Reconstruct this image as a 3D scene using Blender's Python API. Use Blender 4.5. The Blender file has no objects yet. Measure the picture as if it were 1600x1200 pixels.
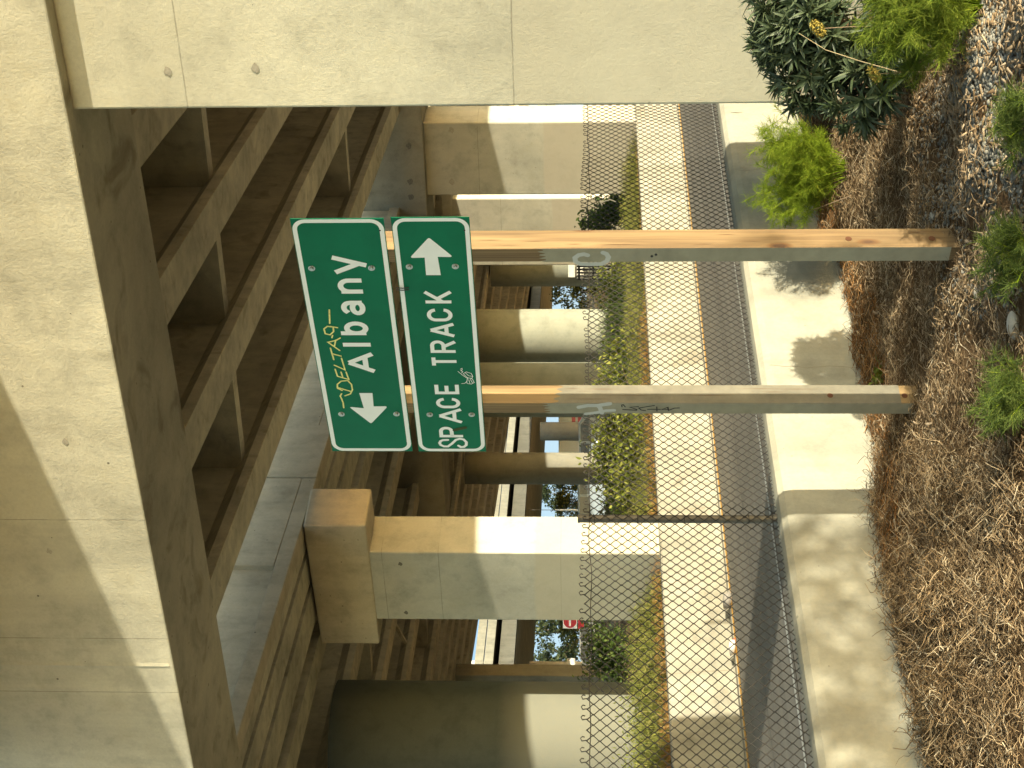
import bpy, math, random
from mathutils import Vector, Matrix
import numpy as np
R = math.radians
C = bpy.context.scene.collection
random.seed(7)
rng = np.random.default_rng(7)

# ------------------------------------------------------------------ camera numbers (photograph is turned on its side)
F = 2404.0
PITCH = math.atan(113.0 / F)
FWD = Vector((0, math.cos(PITCH), math.sin(PITCH)))
UPV = Vector((0, -math.sin(PITCH), math.cos(PITCH)))

def ray(x, y):
    """direction through photo pixel (x, y); world up is the photo's left"""
    u, v = 1200.0 - y, x
    return FWD * F + Vector((1, 0, 0)) * (u - 600) - UPV * (v - 800)

def at(x, y, D):
    d = ray(x, y)
    return d * (D / d.y)

def frame(deg):
    a = R(deg)
    return Vector((math.cos(a), math.sin(a), 0)), Vector((-math.sin(a), math.cos(a), 0))

ROT_BENT, ROT_GIRD, ROT_WALL, ROT_SIGN, ROT_BENTL = -32.6, -26.9, -37.4, -47.0, -38.0

def loc_of(P, deg):
    X, Y = frame(deg)
    return Vector((P.dot(X), P.dot(Y), P.z))

# ------------------------------------------------------------------ mesh builder
class MB:
    def __init__(s):
        s.v = []; s.f = []; s.sm = []
    def add(s, vs, fs, smooth=False):
        n = len(s.v)
        s.v += [tuple(p) for p in vs]
        s.f += [tuple(i + n for i in q) for q in fs]
        s.sm += [smooth] * len(fs)
    def box(s, x0, x1, y0, y1, z0, z1):
        s.add([(x0,y0,z0),(x1,y0,z0),(x1,y1,z0),(x0,y1,z0),(x0,y0,z1),(x1,y0,z1),(x1,y1,z1),(x0,y1,z1)],
              [(0,3,2,1),(4,5,6,7),(0,1,5,4),(1,2,6,5),(2,3,7,6),(3,0,4,7)])
    def prism_y(s, prof, y0, y1, skew=0.0, smooth=False):
        """profile in x,z swept along y; prof counter-clockwise seen from -y; skew shifts the end faces with x"""
        n = len(prof)
        vs = [(x, y0 + skew * x, z) for x, z in prof] + [(x, y1 + skew * x, z) for x, z in prof]
        fs = [tuple(range(n)), tuple(range(2*n-1, n-1, -1))]
        s.add(vs, fs)
        s.add(vs, [(i, i+n, (i+1) % n + n, (i+1) % n) for i in range(n)], smooth)
    def cyl(s, p, q, r0, r1=None, n=10, caps=True, smooth=True):
        r1 = r0 if r1 is None else r1
        p, q = Vector(p), Vector(q)
        d = (q - p).normalized()
        a = d.orthogonal().normalized(); b = d.cross(a)
        vs = []
        for c, r in ((p, r0), (q, r1)):
            for i in range(n):
                t = 2*math.pi*i/n
                vs.append(c + a*(r*math.cos(t)) + b*(r*math.sin(t)))
        s.add(vs, [(i, (i+1) % n, (i+1) % n + n, i + n) for i in range(n)], smooth)
        if caps:
            s.add(vs, [tuple(range(n-1, -1, -1)), tuple(range(n, 2*n))])
    def tube(s, pts, r, n=5, smooth=True, taper=None):
        pts = [Vector(p) for p in pts]
        vs = []
        m = len(pts)
        a = None
        for k, p in enumerate(pts):
            d = (pts[min(k+1, m-1)] - pts[max(k-1, 0)]).normalized()
            if a is None: a = d.orthogonal().normalized()
            a = (a - d * a.dot(d)).normalized()
            b = d.cross(a)
            rr = r if taper is None else r * (1 + (taper - 1) * k / (m - 1))
            for i in range(n):
                t = 2*math.pi*i/n
                vs.append(p + a*(rr*math.cos(t)) + b*(rr*math.sin(t)))
        fs = []
        for k in range(m-1):
            for i in range(n):
                fs.append((k*n+i, k*n+(i+1) % n, (k+1)*n+(i+1) % n, (k+1)*n+i))
        s.add(vs, fs, smooth)
    def build(s, name, mat, parent=None, off=(0,0,0), bevel=None):
        me = bpy.data.meshes.new(name)
        o = Vector(off)
        me.from_pydata([(a-o.x, b-o.y, c-o.z) for a, b, c in s.v], [], s.f)
        me.polygons.foreach_set('use_smooth', s.sm)
        me.update()
        ob = bpy.data.objects.new(name, me)
        C.objects.link(ob)
        for m in (mat if isinstance(mat, (list, tuple)) else [mat]):
            me.materials.append(m)
        if parent is not None: ob.parent = parent
        if bevel:
            md = ob.modifiers.new('edge', 'BEVEL'); md.width = bevel; md.segments = 2; md.limit_method = 'ANGLE'; md.angle_limit = R(40)
        return ob

def np_mesh(name, verts, faces_flat, nside, mat, parent=None, smooth=False):
    """fast mesh of equal-sided faces from numpy arrays"""
    me = bpy.data.meshes.new(name)
    nv, nf = len(verts), len(faces_flat) // nside
    me.vertices.add(nv); me.loops.add(nf*nside); me.polygons.add(nf)
    me.vertices.foreach_set('co', np.asarray(verts, dtype=np.float32).ravel())
    me.loops.foreach_set('vertex_index', np.asarray(faces_flat, dtype=np.int32))
    me.polygons.foreach_set('loop_start', np.arange(0, nf*nside, nside, dtype=np.int32))
    if smooth: me.polygons.foreach_set('use_smooth', np.ones(nf, dtype=bool))
    me.update(calc_edges=True); me.validate()
    ob = bpy.data.objects.new(name, me); C.objects.link(ob)
    me.materials.append(mat)
    if parent is not None: ob.parent = parent
    return ob

def thing(name, label, cat, base, deg=0.0, group=None):
    """Empty at the thing's base. base is in the frame turned by deg; returns (empty, offset in that frame)"""
    o = bpy.data.objects.new(name, None); C.objects.link(o)
    o.empty_display_size = .2
    X, Y = frame(deg)
    b = Vector(base)
    o.location = X*b.x + Y*b.y + Vector((0,0,b.z))
    o.rotation_euler = (0, 0, R(deg))
    tag(o, label, cat, group)
    return o, b

def tag(o, label=None, cat=None, group=None, kind=None):
    if label: o['label'] = label
    if cat: o['category'] = cat
    if group: o['group'] = group
    if kind: o['kind'] = kind
    return o

# ------------------------------------------------------------------ materials
def newmat(name):
    m = bpy.data.materials.new(name); m.use_nodes = True
    nt = m.node_tree
    return m, nt, nt.nodes['Principled BSDF']

def nd(nt, kind, **kw):
    n = nt.nodes.new(kind)
    for k, v in kw.items():
        if k.startswith('i_'): n.inputs[k[2:].replace('_', ' ')].default_value = v
        else: setattr(n, k, v)
    return n

def link(nt, a, b): nt.links.new(a, b)

def mapping(nt, scale=(1,1,1), rot=(0,0,0), coord='Object'):
    tc = nd(nt, 'ShaderNodeTexCoord'); mp = nd(nt, 'ShaderNodeMapping')
    mp.inputs['Scale'].default_value = scale; mp.inputs['Rotation'].default_value = rot
    link(nt, tc.outputs[coord], mp.inputs['Vector'])
    return mp.outputs['Vector']

def noise(nt, vec, scale, detail=6, rough=.6, dist=0.0):
    n = nd(nt, 'ShaderNodeTexNoise'); n.inputs['Scale'].default_value = scale
    n.inputs['Detail'].default_value = detail; n.inputs['Roughness'].default_value = rough
    n.inputs['Distortion'].default_value = dist
    link(nt, vec, n.inputs['Vector'])
    return n.outputs['Fac']

def ramp(nt, fac, stops):
    r = nd(nt, 'ShaderNodeValToRGB')
    el = r.color_ramp.elements
    while len(el) < len(stops): el.new(.5)
    for e, (p, c) in zip(el, stops):
        e.position = p; e.color = (*c, 1) if len(c) == 3 else c
    link(nt, fac, r.inputs['Fac'])
    return r.outputs['Color']

def g3(x): return (x, x, x)

def mix(nt, fac, a, b, mode='MIX'):
    m = nd(nt, 'ShaderNodeMix', data_type='RGBA', blend_type=mode)
    for s, val in ((m.inputs[0], fac), (m.inputs[6], a), (m.inputs[7], b)):
        if isinstance(val, (int, float)): s.default_value = val
        elif isinstance(val, tuple): s.default_value = (*val, 1)
        else: link(nt, val, s)
    return m.outputs[2]

def math_(nt, op, a, b=None, c=None):
    m = nd(nt, 'ShaderNodeMath', operation=op)
    for s, val in zip(m.inputs, (a, b, c)):
        if val is None: continue
        if isinstance(val, (int, float)): s.default_value = val
        else: link(nt, val, s)
    return m.outputs[0]

def bump(nt, bsdf, h, strength=.3, dist=.01):
    b = nd(nt, 'ShaderNodeBump'); b.inputs['Strength'].default_value = strength; b.inputs['Distance'].default_value = dist
    link(nt, h, b.inputs['Height']); link(nt, b.outputs['Normal'], bsdf.inputs['Normal'])

def concrete(name, col, var=.22, stain=.25, bscale=1.0, joints_z=(), joints_x=(), pits=.6, streak=.3, patch=None, bs=.35, warm=(.97,.94,.86)):
    """poured concrete: cloudy tone, vertical weather streaks, bug holes, form joints"""
    m, nt, b = newmat(name)
    v = mapping(nt)
    big = noise(nt, v, .55*bscale, 5, .62, .4)
    mid = noise(nt, v, 3.2*bscale, 7, .65)
    fine = noise(nt, v, 38*bscale, 5, .7)
    st = noise(nt, mapping(nt, (2.6, 2.6, .22)), 1.0*bscale, 6, .6, .3)
    c0 = tuple(c*(1-var) for c in col); c1 = tuple(min(1, c*(1+var*.6)) for c in col)
    c = ramp(nt, big, [(.3, c0), (.7, c1)])
    c = mix(nt, .55, c, ramp(nt, mid, [(.3, g3(.62)), (.52, g3(1)), (.75, warm)]), 'MULTIPLY')
    c = mix(nt, streak, c, ramp(nt, st, [(.35, g3(.55)), (.6, g3(1))]), 'MULTIPLY')
    c = mix(nt, .35, c, ramp(nt, fine, [(.25, g3(.7)), (.6, g3(1.0))]), 'MULTIPLY')
    # darker blotches
    bl = noise(nt, v, 1.7*bscale, 4, .5, 1.2)
    c = mix(nt, stain, c, ramp(nt, bl, [(.56, g3(1)), (.72, (.58,.54,.48))]), 'MULTIPLY')
    # bug holes
    vo = nd(nt, 'ShaderNodeTexVoronoi'); vo.inputs['Scale'].default_value = 9.0
    link(nt, v, vo.inputs['Vector'])
    sep = nd(nt, 'ShaderNodeSeparateColor'); link(nt, vo.outputs['Color'], sep.inputs[0])
    size = math_(nt, 'MULTIPLY', sep.outputs[0], .13)
    hole = math_(nt, 'LESS_THAN', vo.outputs['Distance'], math_(nt, 'MULTIPLY', size, math_(nt, 'GREATER_THAN', sep.outputs[1], .5)))
    c = mix(nt, math_(nt, 'MULTIPLY', hole, pits), c, (.10,.09,.065))
    height = math_(nt, 'ADD', math_(nt, 'MULTIPLY', fine, .45), math_(nt, 'MULTIPLY', mid, .45))
    height = math_(nt, 'SUBTRACT', height, math_(nt, 'MULTIPLY', hole, 1.0*pits))
    if joints_z or joints_x:
        tc = nd(nt, 'ShaderNodeTexCoord'); sx = nd(nt, 'ShaderNodeSeparateXYZ'); link(nt, tc.outputs['Object'], sx.inputs[0])
        wob = math_(nt, 'MULTIPLY', math_(nt, 'SUBTRACT', noise(nt, v, 4, 3, .6), .5), .012)
        brk = ramp(nt, noise(nt, v, 2.3, 4, .6), [(.36, g3(.15)), (.5, g3(1))])
        for ax, js in ((2, joints_z), (0, joints_x)):
            for j in js:
                d = math_(nt, 'ABSOLUTE', math_(nt, 'ADD', math_(nt, 'SUBTRACT', sx.outputs[ax], j), wob))
                ln = math_(nt, 'MULTIPLY', math_(nt, 'LESS_THAN', d, .0055), brk)
                c = mix(nt, math_(nt, 'MULTIPLY', ln, .42), c, (.13,.11,.08))
                height = math_(nt, 'SUBTRACT', height, ln)
        if patch:
            for (axis, lo, hi, pc, amt, soft) in patch:     # painted-over bands
                w2 = math_(nt, 'MULTIPLY', math_(nt, 'SUBTRACT', noise(nt, v, 1.6, 3, .6), .5), .12)
                zz = math_(nt, 'ADD', sx.outputs[axis], w2)
                inb = nd(nt, 'ShaderNodeClamp'); link(nt, math_(nt, 'DIVIDE', math_(nt, 'SUBTRACT', hi+soft/2, zz), soft), inb.inputs[0]); inb = inb.outputs[0]
                c = mix(nt, math_(nt, 'MULTIPLY', inb, amt), c, pc)
    link(nt, c, b.inputs['Base Color'])
    b.inputs['Roughness'].default_value = .92
    b.inputs['Specular IOR Level'].default_value = .25
    bump(nt, b, height, bs, .016)
    return m

def plain(name, col, rough=.6, metal=0.0, var=.12, scale=6.0, bmp=.0, spec=.4):
    m, nt, b = newmat(name)
    n = noise(nt, mapping(nt), scale, 5, .6)
    c = ramp(nt, n, [(.3, tuple(x*(1-var) for x in col)), (.7, tuple(min(1, x*(1+var)) for x in col))])
    link(nt, c, b.inputs['Base Color'])
    b.inputs['Roughness'].default_value = rough; b.inputs['Metallic'].default_value = metal
    b.inputs['Specular IOR Level'].default_value = spec
    if bmp: bump(nt, b, noise(nt, mapping(nt), scale*6, 5, .6), bmp, .005)
    return m

def leafmat(name, c0, c1, scale=9.0, trans=.35, rough=.55):
    m, nt, b = newmat(name)
    n = noise(nt, mapping(nt), scale, 3, .6)
    col = ramp(nt, n, [(.28, c0), (.72, c1)])
    link(nt, col, b.inputs['Base Color'])
    b.inputs['Roughness'].default_value = rough; b.inputs['Specular IOR Level'].default_value = .3
    tr = nd(nt, 'ShaderNodeBsdfTranslucent'); link(nt, col, tr.inputs['Color'])
    ms = nd(nt, 'ShaderNodeMixShader'); ms.inputs[0].default_value = trans
    link(nt, b.outputs[0], ms.inputs[1]); link(nt, tr.outputs[0], ms.inputs[2])
    out = [x for x in nt.nodes if x.type == 'OUTPUT_MATERIAL'][0]
    link(nt, ms.outputs[0], out.inputs['Surface'])
    return m

def wood(name, c0, c1):
    m, nt, b = newmat(name)
    v = mapping(nt, (9, 9, .55))
    n = noise(nt, v, 2.2, 5, .55, .8)
    w = nd(nt, 'ShaderNodeTexWave', wave_type='BANDS', bands_direction='X')
    w.inputs['Scale'].default_value = 1.4; w.inputs['Distortion'].default_value = 7; w.inputs['Detail'].default_value = 2.5
    link(nt, mapping(nt, (14, 14, .45)), w.inputs['Vector'])
    c = ramp(nt, n, [(.28, c0), (.72, c1)])
    c = mix(nt, .38, c, ramp(nt, w.outputs['Fac'], [(.0, (.24,.15,.075)), (.45, g3(1))]), 'MULTIPLY')
    # knots
    vo = nd(nt, 'ShaderNodeTexVoronoi'); vo.inputs['Scale'].default_value = 1.0
    link(nt, mapping(nt, (7, 7, 2.6)), vo.inputs['Vector'])
    c = mix(nt, .8, c, ramp(nt, vo.outputs['Distance'], [(.07, (.22,.09,.03)), (.13, (.7,.5,.3)), (.2, g3(1))]), 'MULTIPLY')
    link(nt, c, b.inputs['Base Color']); b.inputs['Roughness'].default_value = .75
    bump(nt, b, noise(nt, mapping(nt, (60, 60, 4)), 2, 4, .6), .15, .004)
    return m

M = {}
M['cap'] = concrete('light weathered concrete', (.66,.62,.475), joints_x=(-4.49,-5.84,-6.5), bs=.5, pits=.8, streak=.34, stain=.3)
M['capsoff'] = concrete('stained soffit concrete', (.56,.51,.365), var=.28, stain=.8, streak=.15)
M['column'] = concrete('column concrete', (.66,.62,.475), joints_z=(2.41,4.8), pits=.9, streak=.12, stain=.1, bs=.35,
                       patch=((2, -1, 2.40, (.55,.505,.38), .6, .02),))
M['girder'] = concrete('brown stained girder concrete', (.64,.58,.41), var=.3, stain=.6, streak=.3, bscale=1.6, pits=.2)
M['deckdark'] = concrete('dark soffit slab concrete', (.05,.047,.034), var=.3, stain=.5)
M['fascia'] = concrete('pale grey parapet concrete', (.60,.52,.36), var=.24, stain=.3, streak=.35)
M['pier'] = concrete('tan pier concrete', (.53,.505,.40), joints_z=(1.48,3.2,4.0), pits=.3, stain=.15, streak=.1,
                     patch=((2, -1, 1.85, (.48,.42,.29), .6, .05),))
M['pier2'] = concrete('grey beige pier concrete', (.53,.505,.405), joints_z=(3.36,), pits=.3, stain=.2, streak=.15,
                      patch=((2, -1, 2.0, (.48,.42,.32), .65, .04),))
M['pier2cap'] = concrete('dull grey cap concrete', (.34,.315,.235), var=.2, pits=.3, stain=.4, streak=.2)
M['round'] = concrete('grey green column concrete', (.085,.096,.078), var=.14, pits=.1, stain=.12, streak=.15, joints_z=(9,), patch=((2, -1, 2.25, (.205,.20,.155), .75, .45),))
M['round2'] = concrete('grey column concrete', (.27,.28,.225), var=.12, pits=.1, stain=.12, streak=.2)
M['lowwall'] = concrete('cream retaining wall concrete', (.335,.322,.255), var=.24, pits=.5, stain=.25, streak=.4, bs=.45)
M['barrier'] = concrete('pale roadside barrier concrete', (.33,.31,.245), var=.22, pits=.3, stain=.5, streak=.55)
M['far'] = concrete('distant bridge concrete', (.23,.22,.175), pits=0, streak=.4)
M['farshade'] = concrete('shade toned distant girder concrete', (.13,.125,.10), pits=0, streak=.5)  # shade under the deck overhang put into the girder's base colour

# asphalt
def asphalt():
    m, nt, b = newmat('grey asphalt')
    v = mapping(nt)
    f = noise(nt, v, 90, 4, .7); g = noise(nt, mapping(nt, (2.2, .12, 1)), 1.2, 5, .6)
    c = ramp(nt, g, [(.3, (.135,.12,.095)), (.7, (.215,.19,.15))])
    c = mix(nt, .5, c, ramp(nt, f, [(.3, g3(.6)), (.65, g3(1.15))]), 'MULTIPLY')
    link(nt, c, b.inputs['Base Color']); b.inputs['Roughness'].default_value = .9
    bump(nt, b, f, .4, .006)
    return m
M['asphalt'] = asphalt()
M['yellow'] = plain('yellow road paint', (.72,.36,.04), .7, var=.15, scale=14)
M['white'] = plain('white road paint', (.46,.45,.40), .7, var=.15, scale=14)
M['galv'] = plain('galvanised wire', (.026,.022,.017), .6, .2, var=.4, scale=3)
M['galvpost'] = plain('weathered galvanised pipe', (.12,.108,.088), .55, .35, var=.2, scale=14)
M['green'] = plain('green reflective sign sheeting', (.0,.152,.07), .5, var=.13, scale=3, spec=.12)
M['signwhite'] = plain('white reflective sheeting', (.92,.915,.87), .45, var=.03, scale=9)
M['alu'] = plain('bare aluminium edge', (.5,.5,.48), .4, .8)
M['bolt'] = plain('steel bolt head', (.32,.33,.30), .45, .7)
M['ywmark'] = plain('yellow marker ink', (.85,.80,.25), .5, var=.2, scale=60)
M['cable'] = plain('black plastic tie', (.02,.02,.02), .5)
M['wood'] = wood('orange pine', (.15,.092,.036), (.255,.165,.072))
M['wood2'] = wood('pale pine', (.19,.118,.046), (.29,.19,.08))
M['greypaint'] = plain('grey beige masonry paint', (.30,.275,.195), .85, var=.16, scale=9, bmp=.1)
M['tanpaint'] = plain('beige masonry paint', (.15,.136,.10), .85, var=.2, scale=9, bmp=.1)
M['greyspray'] = plain('pale grey spray paint', (.50,.50,.46), .7)
M['black'] = plain('black marker', (.015,.014,.012), .6)
M['holes'] = plain('dark drilled hole', (.09,.035,.015), .9)
EXPOSURE = 1.78
# ================================================================== SETTING: ground, road, markings
ROAD_Z, BACK_Z, MULCH_Z = -1.9, -1.15, -1.91
WX, WY = frame(ROT_WALL)
def wall_obj(ob):
    ob.rotation_euler = (0, 0, R(ROT_WALL)); return ob

def soil_mat(name, c0, c1, c2):
    m, nt, b = newmat(name)
    v = mapping(nt)
    n = noise(nt, v, 2.0, 8, .7, .6); f = noise(nt, v, 45, 5, .7)
    c = ramp(nt, n, [(.3, c0), (.5, c1), (.7, c2)])
    c = mix(nt, .6, c, ramp(nt, f, [(.3, g3(.45)), (.65, g3(1.1))]), 'MULTIPLY')
    link(nt, c, b.inputs['Base Color']); b.inputs['Roughness'].default_value = .95
    b.inputs['Specular IOR Level'].default_value = .1
    bump(nt, b, f, .8, .03)
    return m
M['mulchbase'] = soil_mat('dark fibrous soil', (.075,.045,.022), (.13,.08,.04), (.19,.125,.065))
M['drysoil'] = soil_mat('dry brown soil', (.20,.125,.06), (.26,.17,.085), (.20,.17,.08))

def mulch_h(lx, ly):
    """height of the mulch bed in the wall frame: heaped at the near left, a ragged lip along the wall"""
    h = 0.05*math.sin(lx*2.1+ly*1.3) + .035*math.sin(lx*4.7-ly*3.1+1) + .02*math.sin(lx*9.1+ly*8.3)
    left = max(0.0, min(1.0, (8.6-ly)/4.5))
    d = max(0.0, lx+6.35)
    h += .17*left*math.exp(-(d/1.3)**2)
    h += .05*math.exp(-(d/.5)**2)
    return MULCH_Z + h*.8
# one sheet: mulch bed near, road trench, raised verge beyond, on to the horizon
mb = MB()
xs = [-6.30, -6.1, -5.9, -5.7, -5.5] + list(np.arange(-5.25, 3.01, .25)) + [4, 6, 10, 20, 60, 300]
ys = [-300, -60, -20, -8, -4] + list(np.arange(-3, 15.01, .25)) + [16, 18, 22, 40, 120, 900]
idx = {}
vs, fs = [], []
for j, y in enumerate(ys):
    for i, x in enumerate(xs):
        vs.append((x, y, mulch_h(x, y) if -5 < y < 16 and x < 4 else MULCH_Z))
n = len(xs)
for j in range(len(ys)-1):
    for i in range(n-1):
        fs.append((j*n+i, j*n+i+1, (j+1)*n+i+1, (j+1)*n+i))
mb.add(vs, fs, True)
tag(wall_obj(mb.build('ground', M['mulchbase'])), kind='structure')

mb = MB(); mb.box(-14.75, -6.45, -300, 900, ROAD_Z-.3, ROAD_Z)
tag(wall_obj(mb.build('road', M['asphalt'])), kind='structure')
def line(name, x, w, mat):
    mb = MB()
    mb.add([(x-w/2,-60,ROAD_Z+.004),(x+w/2,-60,ROAD_Z+.004),(x+w/2,300,ROAD_Z+.004),(x-w/2,300,ROAD_Z+.004)], [(0,1,2,3)])
    tag(wall_obj(mb.build(name, mat)), kind='structure')
line('road_edge_line', -14.38, .14, M['yellow'])
line('road_edge_line', -10.67, .09, M['white'])
# tyre-polished cracks / sealed joints of the carriageway
M['seal'] = plain('dark crack sealant', (.05,.045,.04), .6)
mb = MB()
for x in (-12.4, -9.4):
    y = -5.0; pts = []
    while y < 60:
        pts.append((x + rng.normal(0, .02), y)); y += .6
    for (a, b_), (c_, d_) in zip(pts, pts[1:]):
        mb.add([(a-.018,b_,ROAD_Z+.004),(a+.018,b_,ROAD_Z+.004),(c_+.018,d_,ROAD_Z+.004),(c_-.018,d_,ROAD_Z+.004)], [(0,1,2,3)])
tag(wall_obj(mb.build('road_crack', M['seal'])), kind='structure')

# verge beyond the barrier, sloping up a little then flat to the horizon
mb = MB()
vx = [-900, -200, -60, -40, -28, -24, -21, -19, -17.5, -16.2, -14.99]
vy = [-300, -40] + list(np.arange(-10, 60, 2.0)) + [80, 130, 300, 900]
vs, fs = [], []
for y in vy:
    for x in vx:
        vs.append((x, y, BACK_Z + (.06*math.sin(x*1.7+y*.9)+.04*math.sin(y*2.3) if -30 < x < -15.5 and -12 < y < 62 else 0)))
n = len(vx)
for j in range(len(vy)-1):
    for i in range(n-1):
        fs.append((j*n+i, j*n+i+1, (j+1)*n+i+1, (j+1)*n+i))
mb.add(vs, fs, True)
tag(wall_obj(mb.build('verge', M['drysoil'])), kind='structure')

# ================================================================== low wall, fence, barrier
t, b = thing('retaining_wall', 'low cream concrete wall carrying the chain link fence', 'wall', (-6.5, 6, MULCH_Z), ROT_WALL)
mb = MB()
prof = [(-6.66,-2.3),(-6.335,-2.3),(-6.35,-1.285),(-6.362,-1.235),(-6.40,-1.203),(-6.45,-1.197),(-6.55,-1.197),(-6.61,-1.21),(-6.65,-1.25)]
mb.prism_y(prof, -12, 12.95, smooth=False)
mb.build('wall_body', M['lowwall'], t, b)
# hairline cracks on the face
mb = MB()
for (px, a0, a1) in ((463, -1.26, -1.83), (30, -1.27, -1.6)):
    pass
M['crack'] = plain('hairline crack', (.20,.17,.12), .9)
mb = MB()
for y0 in (8.52, 11.2):
    pts = []; z = -1.27; y = y0
    while z > -1.9:
        pts.append((y, z)); z -= .05; y += rng.normal(0.004, .012)
    for (ya, za), (yb, zb) in zip(pts, pts[1:]):
        xa, xb = -6.35+.0148*(-1.285-za)+.0015, -6.35+.0148*(-1.285-zb)+.0015
        mb.add([(xa,ya-.0022,za),(xa,ya+.0022,za),(xb,yb+.0022,zb),(xb,yb-.0022,zb)], [(0,1,2,3)])
mb.build('crack', M['crack'], t, b)

t, b = thing('chain_link_fence', 'galvanised chain link fence on top of the low cream wall', 'fence', (-6.5, 7, -1.2), ROT_WALL)
WD = .0362; HH = .0362
mb = MB()
n_w = int((14.6-2.6)/WD)
z_top0 = -0.005
for k in range(n_w):
    y0 = 2.6 + k*WD
    sag = .012*math.sin(y0*1.3) + .008*math.sin(y0*4.1)
    bulge = .02*math.sin(y0*2.2) + .012*math.sin(y0*5.3)
    pts = []
    nz = 33
    missing = (k*7919 % 13) == 0
    for i in range(nz+1):
        z = z_top0 - .012 - i*HH + sag*(1 - i/nz)
        side = (i + (k % 2)*0) % 2
        # every wire swings across one cell; neighbours share the crossing points
        swing = WD*.5 if (i + k) % 2 == 0 else -WD*.5
        x = -6.5 + bulge*math.sin(math.pi*i/nz) + (.0035 if (i+k) % 2 == 0 else -.0035)
        pts.append((x, y0 + swing, z))
    if k % 2 == 0:                                   # knuckled top end
        a = pts[0]
        top = [] if missing else [(a[0]+.004, a[1]-.008, a[2]+.022), (a[0]+.012, a[1]+.004, a[2]+.03), (a[0]+.016, a[1]+.012, a[2]+.02), (a[0]+.012, a[1]+.012, a[2]+.008)]
        pts = top[::-1] + pts
    mb.tube(pts, .0035, 4, smooth=True)
mb.build('chain_link_mesh', M['galv'], t, b)
mb = MB()
pts = [(-6.492+.006*math.sin(y*9), y, -.035+.006*math.sin(y*3.7)+.005*math.sin(y*11+1)) for y in np.arange(2.6, 14.6, .05)]
mb.tube(pts, .0028, 5)
mb.build('tension_wire', M['galv'], t, b)
mb = MB()
pts = [(-6.49, y, -1.165+.006*math.sin(y*4)) for y in np.arange(2.6, 14.6, .08)]
mb.tube(pts, .0022, 5)
mb.build('tension_wire', M['galv'], t, b)
for y in (4.1, 7.15, 10.2, 13.25):
    mb = MB()
    mb.cyl((-6.528, y, -1.25), (-6.528, y, .03), .0255, n=14)
    mb.cyl((-6.528, y, .03), (-6.528, y, .042), .0285, .024, n=14)
    mb.cyl((-6.528, y, -1.2), (-6.528, y, -1.17), .036, .027, n=14)
    p = mb.build('fence_post', M['galvpost'], t, b)
    for z in (-.06, -.33, -.62, -1.02):
        mb = MB()
        pts = [(-6.528+.03*math.cos(a), y+.03*math.sin(a), z+.004*math.sin(a)) for a in np.linspace(0, 2*math.pi, 13)]
        mb.tube(pts, .002, 4)
        mb.build('tie_wire', M['galv'], p, b)

t, b = thing('concrete_barrier', 'long pale concrete barrier along the far side of the road', 'barrier', (-14.75, 10, ROAD_Z), ROT_WALL)
mb = MB()
prof = [(-15.0,-2.3),(-14.64,-2.3),(-14.66,-1.80),(-14.74,-1.07),(-14.755,-1.05),(-14.97,-1.05),(-15.0,-1.08)]
mb.prism_y(prof, -30, 140)
mb.build('barrier_body', M['barrier'], t, b)
mb = MB(); mb.box(-14.63, -14.46, -30, 140, ROAD_Z-.05, ROAD_Z+.012)
mb.build('gutter', M['barrier'], t, b)
mb = MB()
for y in np.arange(-2, 60, 3.05):                     # contraction joints of the barrier
    for z in (0,):
        mb.add([(-14.6585,y,-1.80),(-14.6585,y+.012,-1.80),(-14.7385,y+.012,-1.07),(-14.7385,y,-1.07)], [(0,1,2,3)])
j = mb.build('joint', M['crack'], t, b); j['kind'] = 'stuff'

# ================================================================== near bent: cap beam, columns
BX, BY = frame(ROT_BENT)
K = .833
YF = 10.33                      # front plane of the cap beam
YC = YF + .15                   # front plane of the column
t, b = thing('bridge_bent', 'huge pale concrete cap beam and square column at the near end of the bridge', 'bridge support', (-3.5, 11.1, ROAD_Z), ROT_BENT)
mb = MB(); mb.box(-12.8, 5.0, YF, 11.83, 3.75, 5.75)
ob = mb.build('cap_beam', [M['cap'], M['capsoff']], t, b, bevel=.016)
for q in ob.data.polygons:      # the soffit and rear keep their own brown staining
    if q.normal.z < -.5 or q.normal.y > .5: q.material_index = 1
mb = MB()                        # cast ridge and a grout run on the face of the cap beam
mb.add([(-9.70,YF,3.79),(-9.63,YF,3.79),(-9.67,YF-.005,3.79),(-9.70,YF,5.7),(-9.63,YF,5.7),(-9.67,YF-.005,5.7)], [(0,2,5,3),(2,1,4,5),(0,1,2),(3,5,4)])
mb.build('form_ridge', M['cap'], t, b)
mb = MB(); mb.box(-4.31, -2.71, YC, YC+1.2, -2.2, 3.77)
mb.build('column', M['column'], t, b, bevel=.02)

# ================================================================== bridge one: girders from the near bent to the far bent
GX, GY = frame(ROT_GIRD)
def girder_prof(xc, w, z0, depth, wb=.09, ft=.16):
    h = w/2
    return [(xc-h,z0),(xc+h,z0),(xc+h,z0+ft),(xc+wb,z0+ft+.16),(xc+wb,z0+depth-.22),(xc+h*.9,z0+depth-.12),(xc+h*.9,z0+depth),
            (xc-h*.9,z0+depth),(xc-h*.9,z0+depth-.12),(xc-wb,z0+depth-.22),(xc-wb,z0+ft+.16),(xc-h,z0+ft)]
t, b = thing('bridge_deck', 'stained concrete bridge deck with parallel girders resting on the near cap beam', 'bridge', (-6.5, 12, 3.75), ROT_GIRD)
Z1 = 3.775
far_edges = (1.1, 2.65, 4.21, 5.76, 7.36, 9.2)
for i, pe in enumerate(far_edges):
    w = .47
    xc = -pe + w/2
    y0 = (11.75 - xc*.1002)/.9947
    mb = MB(); mb.prism_y(girder_prof(xc, w, Z1, 1.2, .08, .115), y0, 31.2)
    mb.build('girder', M['girder'], t, b)
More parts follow.
